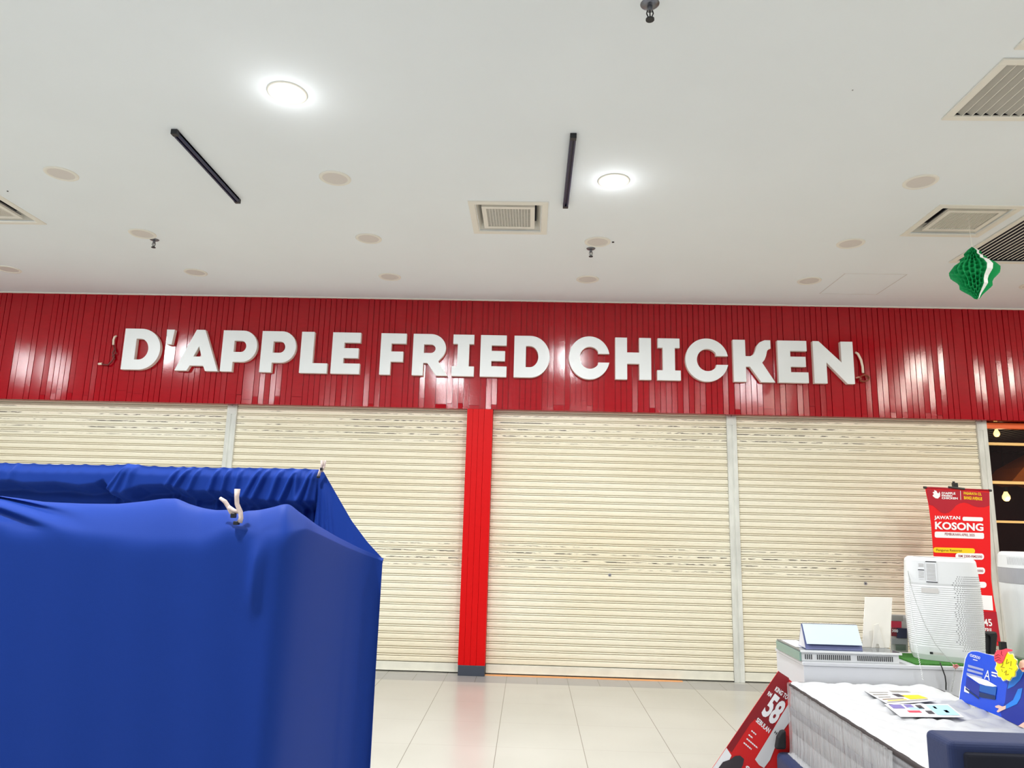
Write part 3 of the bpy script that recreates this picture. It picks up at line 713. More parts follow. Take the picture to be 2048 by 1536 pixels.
for px in pxs:
    # depth of the front face along the columns: flat front, rounded corner, then the side running back
    if px < 540: yb_ = YF
    else: yb_ = YF+(YE-YF)*smooth((px-540)/225)**1.5
    B = at(px, interp(brk, px), Y=yb_)
    ya = (YF+.14 if px < 575 else YF+.14+(YE-YF-.14)*smooth((px-540)/225)**1.4)
    A = at(px, interp(ridge, px), Y=max(ya, yb_+.004))
    if px >= 760: A = B.copy()+Vector((0, .02, .01))
    flare = .02*smooth((B.x+2.2)/1.7)
    for j in range(NV+1):
        s = j/NV
        if s < .62:          # from the floor up to the break
            q = s/.62; z = B.z*q; x = B.x+.012*math.sin(B.x*5.1+1.2)*(1-q)
            if px > 700: x = B.x
            y = B.y-.02*(1-q)+.012*math.sin(B.x*6+q*2.4)*(1-q)*1.2 + .006*math.sin(px*.045+q*5)*(1-q*.7)
            P = Vector((x, y, z))
            if px < 700:
                g = math.exp(-((px-520)/13)**2)*smooth((q-.86)/.06)*(1-smooth((q-.97)/.03)); P.y -= .022*g
        elif s < .84:        # sloping band to the ridge
            q = (s-.62)/.22; P = B.lerp(A, q)
            P.z += .030*math.sin(PI*q)*(1 if px < 560 else max(0, 1-(px-560)/80))
            # soft diagonal folds at the left end
            if px < 190:
                f = (px+160)/350; ph = q*2.6+f*1.9; P.y += .018*math.sin(ph*2*PI)*(1-smooth((px-20)/170))
        else:                # falling away behind the ridge
            q = (s-.84)/.16; P = A+Vector((0, .10*smooth(q)+.02*q, -.30*q*q-.02*q))
            if px > 560: P = A+Vector((-.04*q*smooth((px-560)/100), .03*q, -.20*q))
        V.append(P)
    cols += 1
mb = MB(); n1 = NV+1
mb.add(V, [(c*n1+j, (c+1)*n1+j, (c+1)*n1+j+1, c*n1+j+1) for c in range(cols-1) for j in range(NV)])
o = mb.build('navy_cover_cloth', M['cloth'], smooth=True, sub=1)
tag(o, 'large navy blue cloth draped over the nearest display, its clamp in the middle', 'cloth')

# taller rear cloth
top = [(-160, 922), (0, 926), (100, 929), (180, 930), (215, 931), (262, 928), (300, 933), (420, 935.5), (560, 937), (640, 939), (647, 943), (672, 987), (703, 1041), (734, 1083), (751, 1101.6), (765, 1116.5)]
hem = [(-160, 970), (0, 964), (30, 963), (60, 969), (120, 967), (170, 974), (200, 970), (215, 962), (235, 988), (255, 990), (290, 974), (330, 972), (350, 974), (380, 985), (460, 985), (500, 1000), (560, 1005), (640, 1005)]
folds = [(-60, -90, 9, .5), (40, 20, 10, .25), (262, 219, 5, 1.), (268, 235, 7, .8), (276, 262, 9, .7), (362, 330, 6, .7), (385, 347, 6, .9), (404, 384, 5, .8), (440, 425, 5, .9), (462, 452, 5, 1.), (487, 476, 6, .6), (524, 494, 6, .7), (540, 515, 6, .9), (566, 548, 7, .9), (597, 570, 5, 1.), (600, 600, 6, .7), (628, 606, 4, 1.), (634, 622, 4, .8)]
pxs = list(range(-160, 650, 3)) + list(range(650, 767, 3)); NV = 60; V = []; cols = 0
for px in pxs:
    y0 = 2.93 if px < 640 else 2.93-(2.90-YE)*smooth((px-640)/125)
    tp = interp(top, px)
    if px < 632:
        tp += -1.6*abs(math.sin(px*PI/27+.6*math.sin(px*.05)))**8
    T = at(px, tp, Y=y0)
    amp = .012 if px < 200 else .026
    for j in range(NV+1):
        q = j/NV; L = .42 if px < 640 else .42+(.35)*smooth((px-640)/60)
        z = T.z-L*q
        if px < 640:
            # pinched folds running down from the rail
            hm = at(px, interp(hem, px), Y=y0).z
            ru = 0
            for f0, f1, fw, fa in folds:
                c = f0+(f1-f0)*min(1, q/.32); ru += fa*math.exp(-((px-c)/(fw*(.6+1.5*q)))**2)
            back = smooth((hm+.006-z)/.035)
            y = y0-.022*smooth(q/.10)-.030*ru*smooth(q/.04)*(1-.35*back)+.11*back+.004*math.sin(px*.06)
            P = Vector((T.x, y, z))
        else:
            f = (px-640)/126
            ru = 0
            for f0, f1, fw, fa in ((642, 655, 3, 1.), (646, 672, 3, .9), (650, 690, 3.5, 1.), (656, 706, 4, .7), (700, 738, 5, .5)):
                c = f0+(f1-f0)*min(1, q*1.3); ru += fa*math.exp(-((px-c)/fw)**2)
            P = Vector((T.x-.03*q*(1-f), y0+.01*q-.018*ru*smooth(q*5), z))
        V.append(P)
    cols += 1
mb = MB(); n1 = NV+1
mb.add(V, [(c*n1+j, (c+1)*n1+j, (c+1)*n1+j+1, c*n1+j+1) for c in range(cols-1) for j in range(NV)])
o = mb.build('navy_backdrop_cloth', M['cloth'], smooth=True, sub=1)
tag(o, 'taller navy cloth hung on the rear rail, gathered by a clamp at its right end', 'cloth')
# rack that carries both cloths
t = thing('display_rack', (-1.4, 2.5, 0), 'steel display rack hidden under the navy cloths', 'rack')
rk = MB()
for x in (-2.35, -1.5, -.90): rk.box((x-.015, 3.02, 0), (x+.015, 3.05, 1.64))
rk.build('upright', M['grey'], t)
MB().box((-2.4, 3.02, 1.64), (-.88, 3.05, 1.67)).build('rail', M['grey'], t)
MB().box((-1.7, 2.12, 0), (-.95, 2.5, 1.05)).build('cabinet', M['counter'], t)

# clamps
def clamp(arm1, arm2, jaw, Y, r, label):
    t = thing('spring_clamp', at(*arm1[len(arm1)//2], Y=Y), label, 'clamp', 'spring clamps on the cloths')
    MB().tube([at(*p, Y=Y) for p in arm1], [r*.95]+[r*.75]*(len(arm1)-2)+[r*.9], 10).build('handle', M['wooden'], t, smooth=True)
    MB().tube([at(*p, Y=Y+r*.8) for p in arm2], [r*.5]+[r*.7]*(len(arm2)-2)+[r*.6], 10).build('handle', M['wooden'], t, smooth=True)
    m1, m2 = at(*arm1[len(arm1)//2], Y=Y+r*.4), at(*arm2[len(arm2)//2], Y=Y+r*.4)
    MB().tube([m1, m1.lerp(m2, .5)-Vector((0, 0, r*.5)), m2], r*.7, 8).build('pivot_plate', M['wooden'], t, smooth=True)
    c = at(*jaw[0], Y=Y-r*.3); MB().obox(c, (r*.7, 0, 0), (0, r*1.1, 0), (0, 0, r*.8)).build('spring', M['dark'], t, bevel=r*.3)
    c = at(*jaw[1], Y=Y-r*.2); MB().obox(c, (r*.8, 0, 0), (0, r*1.0, 0), (0, 0, r*.6)).build('jaw_pad', M['dark'], t, bevel=r*.2)
clamp([(474.8, 978), (473.5, 993), (474, 1008), (481, 1024), (482, 1036), (479, 1045)], [(440, 996), (450, 1003), (457, 1014), (462, 1024), (470, 1032)], [(467, 1031), (473, 1046)], 1.90, .0080,
      'white and rusty spring clamp gripping the front navy cloth')
clamp([(644.6, 921), (644, 931), (640, 942), (637, 952)], [(651, 921), (648, 933), (643, 944)], [(643, 938), (636.5, 954)], 2.895, .0070,
      'small spring clamp at the upper right corner of the rear navy cloth')

# ================================================================== COUNTER GROUP
CZ = .80
t = thing('display_counter', (2.2, 4.45, 0), 'white laminate display counter behind the mattress', 'counter')
MB().box((1.545, 4.25, 0), (3.3, 4.70, CZ-.02)).build('cabinet_body', M['counter'], t, bevel=.003)
MB().box((1.54, 4.245, CZ-.02), (3.305, 4.705, CZ)).build('counter_top', M['counter'], t, bevel=.003)
gp = [at(x, y, Z=CZ+.001) for x, y in ((1800, 1330),)]
tag(MB().box((2.17, 4.262, CZ), (2.95, 4.60, CZ+.008)).build('turf_mat', M['turf']), 'strip of green artificial grass under the large white purifier', 'mat', kind='stuff')

# glass topped appliance on the counter
a0 = at(1612, 1327, Z=CZ); a1 = at(1808, 1332, Z=CZ)
gx0, gx1, gy0, gy1 = a0.x, a1.x, 4.262, 4.64
t = thing('glass_top_cooker', ((gx0+gx1)/2, 4.45, CZ), 'flat white cooker with vent slots and a dark glass top on the counter', 'cooker')
MB().box((gx0, gy0+.006, CZ), (gx1, gy1, CZ+.052)).build('body', M['plastic'], t, bevel=.003)
b = MB()
n = 44
for i in range(n):
    if i in (4, 5, 23, 24, 25): continue
    x = gx0+.02+(gx1-gx0-.05)*i/n; b.box((x, gy0+.003, CZ+.012), (x+.0045, gy0+.0075, CZ+.038))
b.build('vent_slots', M['black'], t)
MB().box((gx0-.008, gy0-.004, CZ+.052), (gx1+.012, gy1+.01, CZ+.060)).build('glass_top', M['darkglass'], t, bevel=.001)
MB().box((gx0-.008, gy0-.008, CZ+.050), (gx1+.012, gy0-.0035, CZ+.061)).build('front_rim', M['plastic'], t, bevel=.001)
MB().box((gx0-.012, gy0, CZ+.002), (gx0-.002, gy1+.01, CZ+.051)).build('glass_side', M['glassedge'], t, bevel=.001)
b = MB(); b.box((gx0+.005, gy0+.10, CZ+.0605), (gx0+.10, gy1-.03, CZ+.0615))
o = b.build('price_sheet', M['paper']); tag(o, 'white price sheet lying on the glass top beside the calendar', 'sheet')
TZ = CZ+.061
# desk calendar
def CP(x, y, Y): return at(x, y, Y=Y)
yc = 4.36
bl = at(1612, 1303, Y=yc-.055); br = at(1725, 1300, Y=yc-.055); tl = at(1604, 1247, Y=yc); tr = at(1713, 1247, Y=yc)
bl.z = br.z = TZ; w = br.x-bl.x; hgt = tl.z-TZ
t = thing('desk_calendar', ((bl.x+br.x)/2, yc, TZ), 'blank pale blue desk calendar with spiral binding on the glass top', 'calendar')
MB().prism([(bl.x, yc-.06, TZ), (bl.x, yc+.06, TZ), (bl.x, yc+.055, TZ+.004), (bl.x, yc+.003, TZ+hgt), (bl.x, yc-.003, TZ+hgt), (bl.x, yc-.057, TZ+.004)], (w, 0, 0)).build('easel_base', M['calbase'], t)
b = MB(); v0 = Vector((bl.x+.004, yc-.062, TZ+.028)); v1 = Vector((bl.x+.004, yc-.006, TZ+hgt))
b.add([v0, v0+Vector((w-.006, 0, 0)), v1+Vector((w-.006, 0, 0)), v1], [(0, 1, 2, 3)]); b.build('page', M['bluegrey'], t, solid=.002)
b = MB()
for i in range(32):
    x = bl.x+.012+(w-.02)*i/31; b.tube([(x, yc-.008, TZ+hgt-.008), (x, yc-.006, TZ+hgt+.003), (x, yc+.002, TZ+hgt+.006), (x, yc+.007, TZ+hgt-.004)], .0012, 5)
b.build('spiral_binding', M['grey'], t)
MB().prism([(bl.x-.0012, yc-.05, TZ+.004), (bl.x-.0012, yc+.05, TZ+.004), (bl.x-.0012, yc, TZ+hgt-.01)], (.001, 0, 0)).build('side_panel', M['paper'], t)

# white cardboard easel card seen from behind
ye = 4.45
q = [at(1725, 1300, Y=ye-.02), at(1780, 1303, Y=ye-.02), at(1785, 1195, Y=ye+.01), at(1730, 1194, Y=ye+.01)]
dz = TZ-q[0].z
for p in q[:2]: p.z = TZ
t = thing('easel_card', (q[0].x+.09, ye, TZ), 'plain white easel backed card standing on the glass top', 'card stand')
MB().prism(q, (0, .004, 0)).build('card_panel', mat('cream_card', (240, 236, 226), .6), t, bevel=.001)
q2 = [at(x, y, Y=ye-.03) for x, y in ((1748, 1250), (1757, 1247), (1764, 1275), (1769, 1302), (1760, 1302), (1757, 1288), (1753, 1288), (1751, 1301), (1744, 1298), (1747, 1278))]
for p in q2: p.z = max(p.z, TZ)
MB().prism(q2, (0, .003, 0)).build('easel_leg', mat('cream_card', (240, 236, 226), .6), t)
# leaflets behind the card
yl = 4.62
def leaf(x0, y0, x1, y1, m, nm, par, d=0, th=.004):
    P = [at(x0, y1, Y=yl-d), at(x1, y1+1, Y=yl-d), at(x1, y0+1, Y=yl-d), at(x0, y0, Y=yl-d)]
    return MB().prism(P, (0, th, 0)).build(nm, m, par)
P = at(1800, 1300, Y=yl)
t = thing('leaflet_stand', (P.x, yl, CZ), 'stand of printed red and dark leaflets left of the white purifier', 'leaflet stand')
leaf(1782, 1229, 1816, 1304, M['greyl'], 'back_board', t)
leaf(1784, 1231, 1806, 1241, M['printg'], 'leaflet', t, .008)
leaf(1783, 1242, 1803, 1255, mat('leaflet_red', (186, 30, 60), .5), 'leaflet', t, .010)
leaf(1783, 1256, 1796, 1272, mat('leaflet_dark_red', (120, 16, 34), .5), 'leaflet', t, .012)
leaf(1794, 1256, 1814, 1276, mat('leaflet_navy', (34, 36, 66), .5), 'leaflet', t, .014)
leaf(1784, 1277, 1814, 1288, M['grey'], 'leaflet', t, .010)
leaf(1792, 1289, 1812, 1300, mat('leaflet_grey_box', (110, 120, 112), .5), 'leaflet', t, .012)
b = MB(); yy = yl-.016
text_on(b, '300', quadmap(at(1784, 1264, Y=yy), at(1796, 1265, Y=yy), at(1784, 1258, Y=yy)), .0005, .02); b.build('lettering', M['white'], t)

# big white air purifier
def superpt(a, hw, hd, n=3.4):
    c, s = math.cos(a), math.sin(a)
    return (hw*math.copysign(abs(c)**(2/n), c), hd*math.copysign(abs(s)**(2/n), s))
PC = Vector((2.447, 4.445, CZ+.009)); PH = .575; yaw = math.radians(-24); HW, HD = .194, .133
def pur(a, z, off=0.):
    q = z/PH; sc = (.93+.09*math.sin(PI*min(1, q*.9+.08)))*(1 if q < .965 else 1-.10*((q-.965)/.035)**2)*(.95+.05*min(1, q/.05))
    x, y = superpt(a, HW*sc+off, HD*sc+off)
    return Vector((PC.x+x*math.cos(yaw)-y*math.sin(yaw), PC.y+x*math.sin(yaw)+y*math.cos(yaw), PC.z+z))
t = thing('air_purifier', PC, 'large white ribbed air purifier standing on the counter before the red banner', 'air purifier', 'white air purifiers')
zl = [0, .006, .03, .06]; z = .075
while z < .42: zl += [z, z+.0085]; z += .0115
zl += [.43, .47, .52, .545, .555, .563, .569, .573, .575]
b = MB(); NA = 96; V = []
for z in zl:
    groove = .075 <= z < .42 and abs(((z-.075) % .0115)-.0085) < .002
    for i in range(NA):
        V.append(pur(2*PI*i/NA, z, -.0022 if groove else 0))
b.add(V, [(j*NA+i, j*NA+(i+1) % NA, (j+1)*NA+(i+1) % NA, (j+1)*NA+i) for j in range(len(zl)-1) for i in range(NA)] + [tuple(range(NA))[::-1], tuple((len(zl)-1)*NA+i for i in range(NA))])
b.build('housing', M['plastic'], t, smooth=False)
def surf_patch(a0, z0, a1, z1, m, nm, off=.0015, n=6, par=None):
    b = MB(); V = []
    for j in range(2):
        for i in range(n+1): V.append(pur(a0+(a1-a0)*i/n, z0 if j == 0 else z1, off))
    b.add(V, [(i, i+1, n+1+i+1, n+1+i) for i in range(n)]); return b.build(nm, m, par or t)
# angles measured in the purifier's own frame; face towards the camera lies around -90 degrees
D = math.radians
b = MB()
for r in range(36):
    z = .065+r*.0116; c0 = -84+random.uniform(-2, 3)+ (4 if r < 3 or r > 32 else 0)
    a = c0; k = 0
    while a < -8:
        p0 = pur(D(a), z, .0012); p1 = pur(D(a+.9), z, .0012); b.add([p0, p1, p1+Vector((0, 0, .0042)), p0+Vector((0, 0, .0042))], [(0, 1, 2, 3)])
        a += 2.3 if k > 2 else 3.4; k += 1
b.build('air_holes', mat('hole_grey', (84, 84, 88), .7), t)
lab = surf_patch(D(-118), .45, D(-106), .545, mat('label_paper', (226, 228, 230), .6), 'rating_label')
lab2 = surf_patch(D(-104), .43, D(-92), .552, mat('label_paper', (226, 228, 230), .6), 'rating_label')
b = MB()
for a0, a1, zs in ((-117, -107, [.535, .528, .521, .490, .482, .474, .466, .458]), (-103, -93, [.535, .527, .519, .511, .503, .495, .487, .479, .471, .463, .455, .447])):
    for z in zs:
        V = [pur(D(a0+(a1-a0)*i/3), zz, .0022) for zz in (z, z+.0025) for i in range(4)]; b.add(V, [(i, i+1, 5+i, 4+i) for i in range(3)])
b.build('label_print', M['printg'], t)
b = MB()
for a0, a1, z in ((-118, -106.5, .500), (-104, -92, .549), (-104, -92, .434)):
    V = [pur(D(a0+(a1-a0)*i/3), zz, .0024) for zz in (z, z+.005) for i in range(4)]; b.add(V, [(i, i+1, 5+i, 4+i) for i in range(3)])
b.build('label_bars', M['inkblk'], t)
surf_patch(D(-113), .375, D(-92), .402, M['greyl'], 'handle_recess')
surf_patch(D(-108), .035, D(-103), .047, M['inkblk'], 'badge'); surf_patch(D(-102.5), .035, D(-92), .047, M['greyl'], 'badge')
top = MB(); V = [pur(2*PI*i/48, PH, -.03) + Vector((0, 0, .0015)) for i in range(48)]; top.add(V, [tuple(range(48))]); top.build('top_vent', M['greyl'], t)
# cream tag behind its top
p0 = at(1826, 1145, Y=4.56)
q = [at(x, y, Y=4.575) for x, y in ((1813, 1160), (1815, 1132), (1820, 1124), (1827, 1126), (1830, 1134), (1829, 1160))]
tag(MB().prism(q, (0, .003, 0)).build('cream_tag', M['tagcream']), 'small rounded cream tag sticking up behind the large purifier', 'tag')
# curly security chains and cable
def coil(path, r, wr, turns, n=8):
    pts = [Vector(p) for p in path]; L = [0]
    for a, b_ in zip(pts, pts[1:]): L.append(L[-1]+(b_-a).length)
    out = []; N = turns*8
    for i in range(N+1):
        s = L[-1]*i/N; k = max(j for j in range(len(L)) if L[j] <= s+1e-9); k = min(k, len(pts)-2)
        f = (s-L[k])/(L[k+1]-L[k]); p = pts[k].lerp(pts[k+1], f); a = i/8*2*PI
        out.append(p+Vector((r*math.cos(a), r*math.sin(a), 0)))
    return MB().tube(out, wr, 5)
yf = PC.y-.19
ch = coil([at(x, y, Y=yy) for x, y, yy in ((1816, 1142, 4.42), (1822, 1172, 4.30), (1833, 1207, 4.262), (1850, 1250, 4.242), (1872, 1290, 4.235), (1902, 1325, 4.235), (1911, 1333, 4.232))], .002, .0013, 90)
tag(ch.build('security_chain', M['chain'], smooth=True), 'thin curly chain draped diagonally across the large purifier', 'chain', 'thin curly chains')
ch = coil([at(x, y, Y=yy) for x, y, yy in ((1816, 1145, 4.44), (1820, 1200, 4.30), (1830, 1270, 4.245), (1838, 1318, 4.235), (1843, 1340, 4.232), (1846, 1360, 4.232))], .003, .0013, 60)
tag(ch.build('security_chain', M['plastic'], smooth=True), 'pale curly chain hanging down the left side of the purifier', 'chain', 'thin curly chains')
ch = coil([at(x, y, Y=4.232) for x, y in ((1911, 1336), (1908, 1356), (1903, 1384))], .004, .0013, 22)
tag(ch.build('security_chain', M['chain'], smooth=True), 'short curly chain hanging below the red and white ribbon', 'chain', 'thin curly chains')
tag(MB().tube([at(x, y, Y=4.233) for x, y in ((1880, 1325), (1885, 1338), (1890, 1352), (1892, 1366), (1892, 1380))], .0035).build('power_cable', M['black'], smooth=True), 'thin black cable hanging down the front of the counter', 'cable')
b = MB(); c = at(1911, 1333, Y=4.228)
for k in range(5):
    a = k*1.25; b.tube([c, c+Vector((.018*math.cos(a), -.004, .008*math.sin(a)+.004)), c+Vector((.010*math.cos(a+.9), -.006, .010*math.sin(a+.9)))], .0035, 6)
tag(b.build('ribbon_knot', mat('pinkish_ribbon', (214, 130, 130), .5), smooth=True), 'small red and white ribbon knot at the counter edge', 'ribbon')

# second tall purifier at the right edge
PC2 = Vector((at(2062, 1300, Y=4.62).x, 4.56, CZ)); H2 = at(2040, 1104, Y=4.56).z-CZ
t = thing('air_purifier', PC2, 'white tower purifier with a grey band, cut by the right photo edge', 'air purifier', 'white air purifiers')
def p2(a, z, off=0): x, y = superpt(a, .155+off, .125+off, 3); return Vector((PC2.x+x, PC2.y+y, PC2.z+z))
def ringsolid(zs, offs, m, nm, par, n=64, smooth=True):
    b = MB(); V = [p2(2*PI*i/n, z, o) for z, o in zip(zs, offs) for i in range(n)]; k = len(zs)
    b.add(V, [(j*n+i, j*n+(i+1) % n, (j+1)*n+(i+1) % n, (j+1)*n+i) for j in range(k-1) for i in range(n)]+[tuple(range(n))[::-1], tuple((k-1)*n+i for i in range(n))])
    return b.build(nm, m, par, smooth=False)
ringsolid([0, .02, H2-.185], [-.02, -.012, 0], M['plastic'], 'housing', t)
ringsolid([H2-.184, H2-.095], [.001, .000], M['grey'], 'grey_band', t)
ringsolid([H2-.094, H2-.02, H2-.006, H2], [-.001, -.006, -.014, -.024], M['plastic'], 'top_cap', t)
b = MB()
for i in range(46):
    a = D(-170+i*3.6); p = p2(a, H2-.075, .001-.003); p_ = p2(a+.012, H2-.075, -.002); b.add([p, p_, p_+Vector((0, 0, .045)), p+Vector((0, 0, .045))], [(0, 1, 2, 3)])
b.build('vent_slots', M['grey'], t)
b = MB()
for r in range(7):
    z = H2-.215-r*.012; V = [p2(D(-112+i*4), zz, .0012) for zz in (z, z+(.006 if r == 3 else .003)) for i in range(5)]; b.add(V, [(i, i+1, 6+i, 5+i) for i in range(4)])
b.build('rating_label', M['printg'], t)

# black chair behind the counter
t = thing('black_chair', (3.05, 5.2, 0), 'black plastic chair back showing between purifier and banner', 'chair')
q = [at(x, y, Y=5.2) for x, y in ((1962, 1262), (1994, 1264), (1996, 1272), (1990, 1330), (1958, 1330))]
MB().prism(q, (0, .03, 0)).build('backrest', M['black'], t, bevel=.008)
q = [at(x, y, Y=5.185) for x, y in ((1968, 1266), (1979, 1271), (1982, 1276), (1981, 1318), (1984, 1318), (1984, 1276), (1991, 1266))]
MB().prism(q, (0, .012, 0)).build('moulded_rib', M['dark'], t, bevel=.003)
cx = q[0].x
MB().box((cx-.12, 5.22, .42), (cx+.22, 5.60, .46)).build('seat', M['black'], t, bevel=.01)
for dx, dy in ((-.1, 5.25), (.2, 5.25), (-.1, 5.57), (.2, 5.57)): MB().cyl((cx+dx, dy), .014, 0, .42, 10).build('leg', M['dark'], t)
for dx in (-.10, .13): MB().box((cx+dx, 5.225, .46), (cx+dx+.04, 5.25, .80)).build('back_support', M['dark'], t)

# ================================================================== RED BANNER
BY = 7.0
Ltab = [(970, 1849.5), (985, 1851.5), (1010, 1857), (1054, 1862.4), (1106, 1866.5), (1200, 1876), (1290, 1886)]
Rtab = [(970, 1979), (985, 1978.7), (1043, 1980), (1116, 1981.7), (1151, 1982), (1181, 1985.7), (1229, 1994), (1290, 2003)]
def BP(px, py, d=0):
    return at(px, py, Y=BY-d+.10*max(0, (px-1862)/125)*max(0, (py-1140)/150)*0)
t = thing('recruitment_banner', (4.1, BY, 0), 'tall red recruitment banner reading JAWATAN KOSONG, in front of the right shutter', 'banner')
b = MB(); V = []; ny = 40; nx = 14
for j in range(ny+1):
    py = 976+(1287-976)*j/ny
    l, r = interp(Ltab, py), interp(Rtab, py)
    for i in range(nx+1):
        u = i/nx; px = l+(r-l)*u; V.append(BP(px, py+7*u*1.0-1.5))
b.add(V, [(j*(nx+1)+i, j*(nx+1)+i+1, (j+1)*(nx+1)+i+1, (j+1)*(nx+1)+i) for j in range(ny) for i in range(nx)])
b.build('banner_sheet', M['banner'], t, solid=.002)
# darker wavy header
hp = [(1851.5, 978), (1978.3, 986), (1979, 1011)] + [(1979-122*k/24, 1011+ (lambda s: (3.5*math.sin(s*PI)) if s < .35 else 0)(k/24)) for k in range(0)]
wave = [(1979, 1011), (1968, 1014.5), (1957, 1014.5), (1947, 1012), (1937, 1007), (1928, 1005), (1920, 1006.5), (1912, 1011), (1905, 1019), (1898, 1025), (1890, 1027), (1882, 1025), (1874, 1018), (1866, 1011), (1858, 1009.3)]
b = MB(); shape_on(b, [(1852.5, 978), (1978.3, 985)]+wave, lambda x, y, d: BP(x, y, .002+d), .001); b.build('header_print', M['bannerdark'], t)
Q = lambda x, y, d: BP(x, y, .0035+d)
def tq(txt, x0, y0, x1, y1, h, m, bold=.02, lean=.3, d=.004, nm='lettering'):
    b = MB(); text_on(b, txt, quadmap(BP(x0, y0, d), BP(x1, y1, d), BP(x0-lean, y0-h, d)), .0005, bold); b.build(nm, M[m], t)
def sp(pts, d, m, nm):
    b = MB(); shape_on(b, pts, Q, d); b.build(nm, M[m], t)
for txt, a in [("D'APPLE", (1883.5, 989, 1911, 989.5, 5.5)), ('FRIED', (1883.5, 992, 1903, 993.3, 5.2)), ('CHICKEN', (1883.5, 997.3, 1915.5, 998, 5.5)),
               ('JAWATAN', (1868.5, 1040.3, 1920.5, 1041.3, 9)), ('KOSONG', (1870, 1058.5, 1967, 1062.5, 15.5))]:
    if txt == 'FRIED': a = (1883.5, 993.2, 1905, 993.6, 3.6)
    if txt == "D'APPLE": a = (1883.5, 988.6, 1911, 989.2, 4.6)
    if txt == 'CHICKEN': a = (1883.5, 998.2, 1915.5, 998.8, 4.2)
    tq(txt, *a, 'white', bold=.035)
for r in ((1925, 1033.5, 1966, 1041.5), (1869.5, 1063, 1968, 1075)):
    sp([(x, y+(x-r[0])*.03) for x, y in rrect(*r, 3)], .0, 'white', 'white_bar')
for x0, y0, x1, y1 in ((1911, 1106, 1968, 1118.5), (1913, 1134, 1970, 1147), (1930, 1163, 1973, 1175)):
    sp([(x, y+(x-x0)*.02) for x, y in rrect(x0, y0, x1, y1, 5.5)], .0015, 'white', 'white_bar')
sp([(1865+x, 980+y) for x, y in ((0, 11), (3, 8), (0, 5), (4, 3), (3, 0), (8, 2), (10, 6), (12, 7), (14, 3), (15.5, 8), (15, 13), (11, 17), (6, 16.5), (2, 13.5))], .0006, 'white', 'bird_logo')
sp([(1920.3, 981.5), (1921.2, 981.5), (1922, 999.5), (1921.1, 999.5)], .0006, 'white', 'divider_line')
sp([(1958, 1190), (1984, 1191.5), (1986.5, 1221), (1960, 1219)], .0006, 'white', 'blank_square')
for x0, y0, x1, y1 in ((1866.5, 1094.5, 1950, 1105), (1868.5, 1122, 1952, 1132.5)):
    sp([(x, y+(x-x0)*.028) for x, y in rrect(x0, y0, x1, y1, 4.8)], .0006, 'yellow', 'yellow_bar')
tq('PASARAYA CS,', 1927.5, 990, 1963, 992, 6.5, 'yellow', .03); tq('BANGI AVENUE', 1928, 998.5, 1964.5, 1001, 6.5, 'yellow', .03)
tq('PEMBUKAAN APRIL 2025', 1890, 1070.5, 1949.5, 1073, 5.2, 'inkred', .0, .2, .006); tq('RM 2300-RM2500', 1917, 1114.3, 1964.5, 1116, 5, 'inkred', .01, .2, .006); tq('RM 1800-RM2000', 1919, 1142.5, 1966.5, 1144.4, 5, 'inkred', .01, .2, .006)
tq('Pengurus Restoran', 1873, 1103.6, 1924, 1104.8, 6, 'brown', .0, .2, .006); tq('Krew Restoran (Full Time)', 1875, 1130.4, 1944, 1132.6, 6.2, 'brown', .0, .2, .006)
sp([(1900, 1221), (1993, 1223.5), (2001, 1284), (1905, 1284)], .0004, 'bannerdark', 'footer_print')
tq('345', 1961, 1252, 1985, 1252.5, 14.5, 'white', .02, 2.5, .006); tq('AZRIL', 1962, 1266, 1986, 1267, 10.5, 'white', .02, 1, .006)
MB().tube([BP(1850, 975), BP(1980, 981)], .009, 10).build('top_rod', M['bannerdark'], t, smooth=True)
for x, y in ((1850, 975), (1980, 981)):
    c = BP(x, y); MB().tube([c-Vector((.012, 0, 0)), c+Vector((.012, 0, 0))], .012, 10).build('rod_cap', M['black'], t)
MB().tube([BP(1897, 974, .012), BP(1929, 978, .012)], .010, 8).build('rod_clip', M['black'], t)
c = BP(1911.5, 972); MB().cyl((c.x, c.y+.03), .011, 0, c.z+.045, 12).box((c.x-.02, c.y-.005, c.z-.01), (c.x+.02, c.y+.03, c.z+.03)).build('support_pole', M['black'], t)
MB().box((c.x-.30, c.y-.01, 0), (c.x+.30, c.y+.07, .03)).build('stand_foot', M['black'], t, bevel=.005)
MB().tube([BP(1905, 1286), BP(2002, 1290)], .010, 10).build('bottom_rod', mat('rod_red', (214, 50, 60), .4), t, smooth=True)

# ================================================================== BED, MATTRESS
MZ = .70; MX0, MX1, MY0, MY1 = 1.437, 2.235, 2.40, 4.222; MB0 = .348
t = thing('wrapped_mattress', ((MX0+MX1)/2, 3.3, MB0), 'quilted white mattress in clear plastic with grey sides, laid over a lower bed', 'mattress')
def rr_loop(o, n=8, r=.07):
    P = []
    for cx, cy, a in ((MX1-r, MY1-r, 0), (MX0+r, MY1-r, 90), (MX0+r, MY0+r, 180), (MX1-r, MY0+r, 270)):
        for i in range(n+1):
            q = math.radians(a+90*i/n); P.append((cx+(r+o)*math.cos(q), cy+(r+o)*math.sin(q)))
    return P
def loops(zo, m, nm, smooth=True, cap=True, **k):
    b = MB(); n = len(rr_loop(0)); V = [(x, y, z) for z, o in zo for x, y in rr_loop(o)]; kk = len(zo)
    F = [(j*n+i, j*n+(i+1) % n, (j+1)*n+(i+1) % n, (j+1)*n+i) for j in range(kk-1) for i in range(n)]
    if cap: F += [tuple(range(n))[::-1], tuple((kk-1)*n+i for i in range(n))]
    b.add(V, F); return b.build(nm, m, t, smooth=smooth, **k)
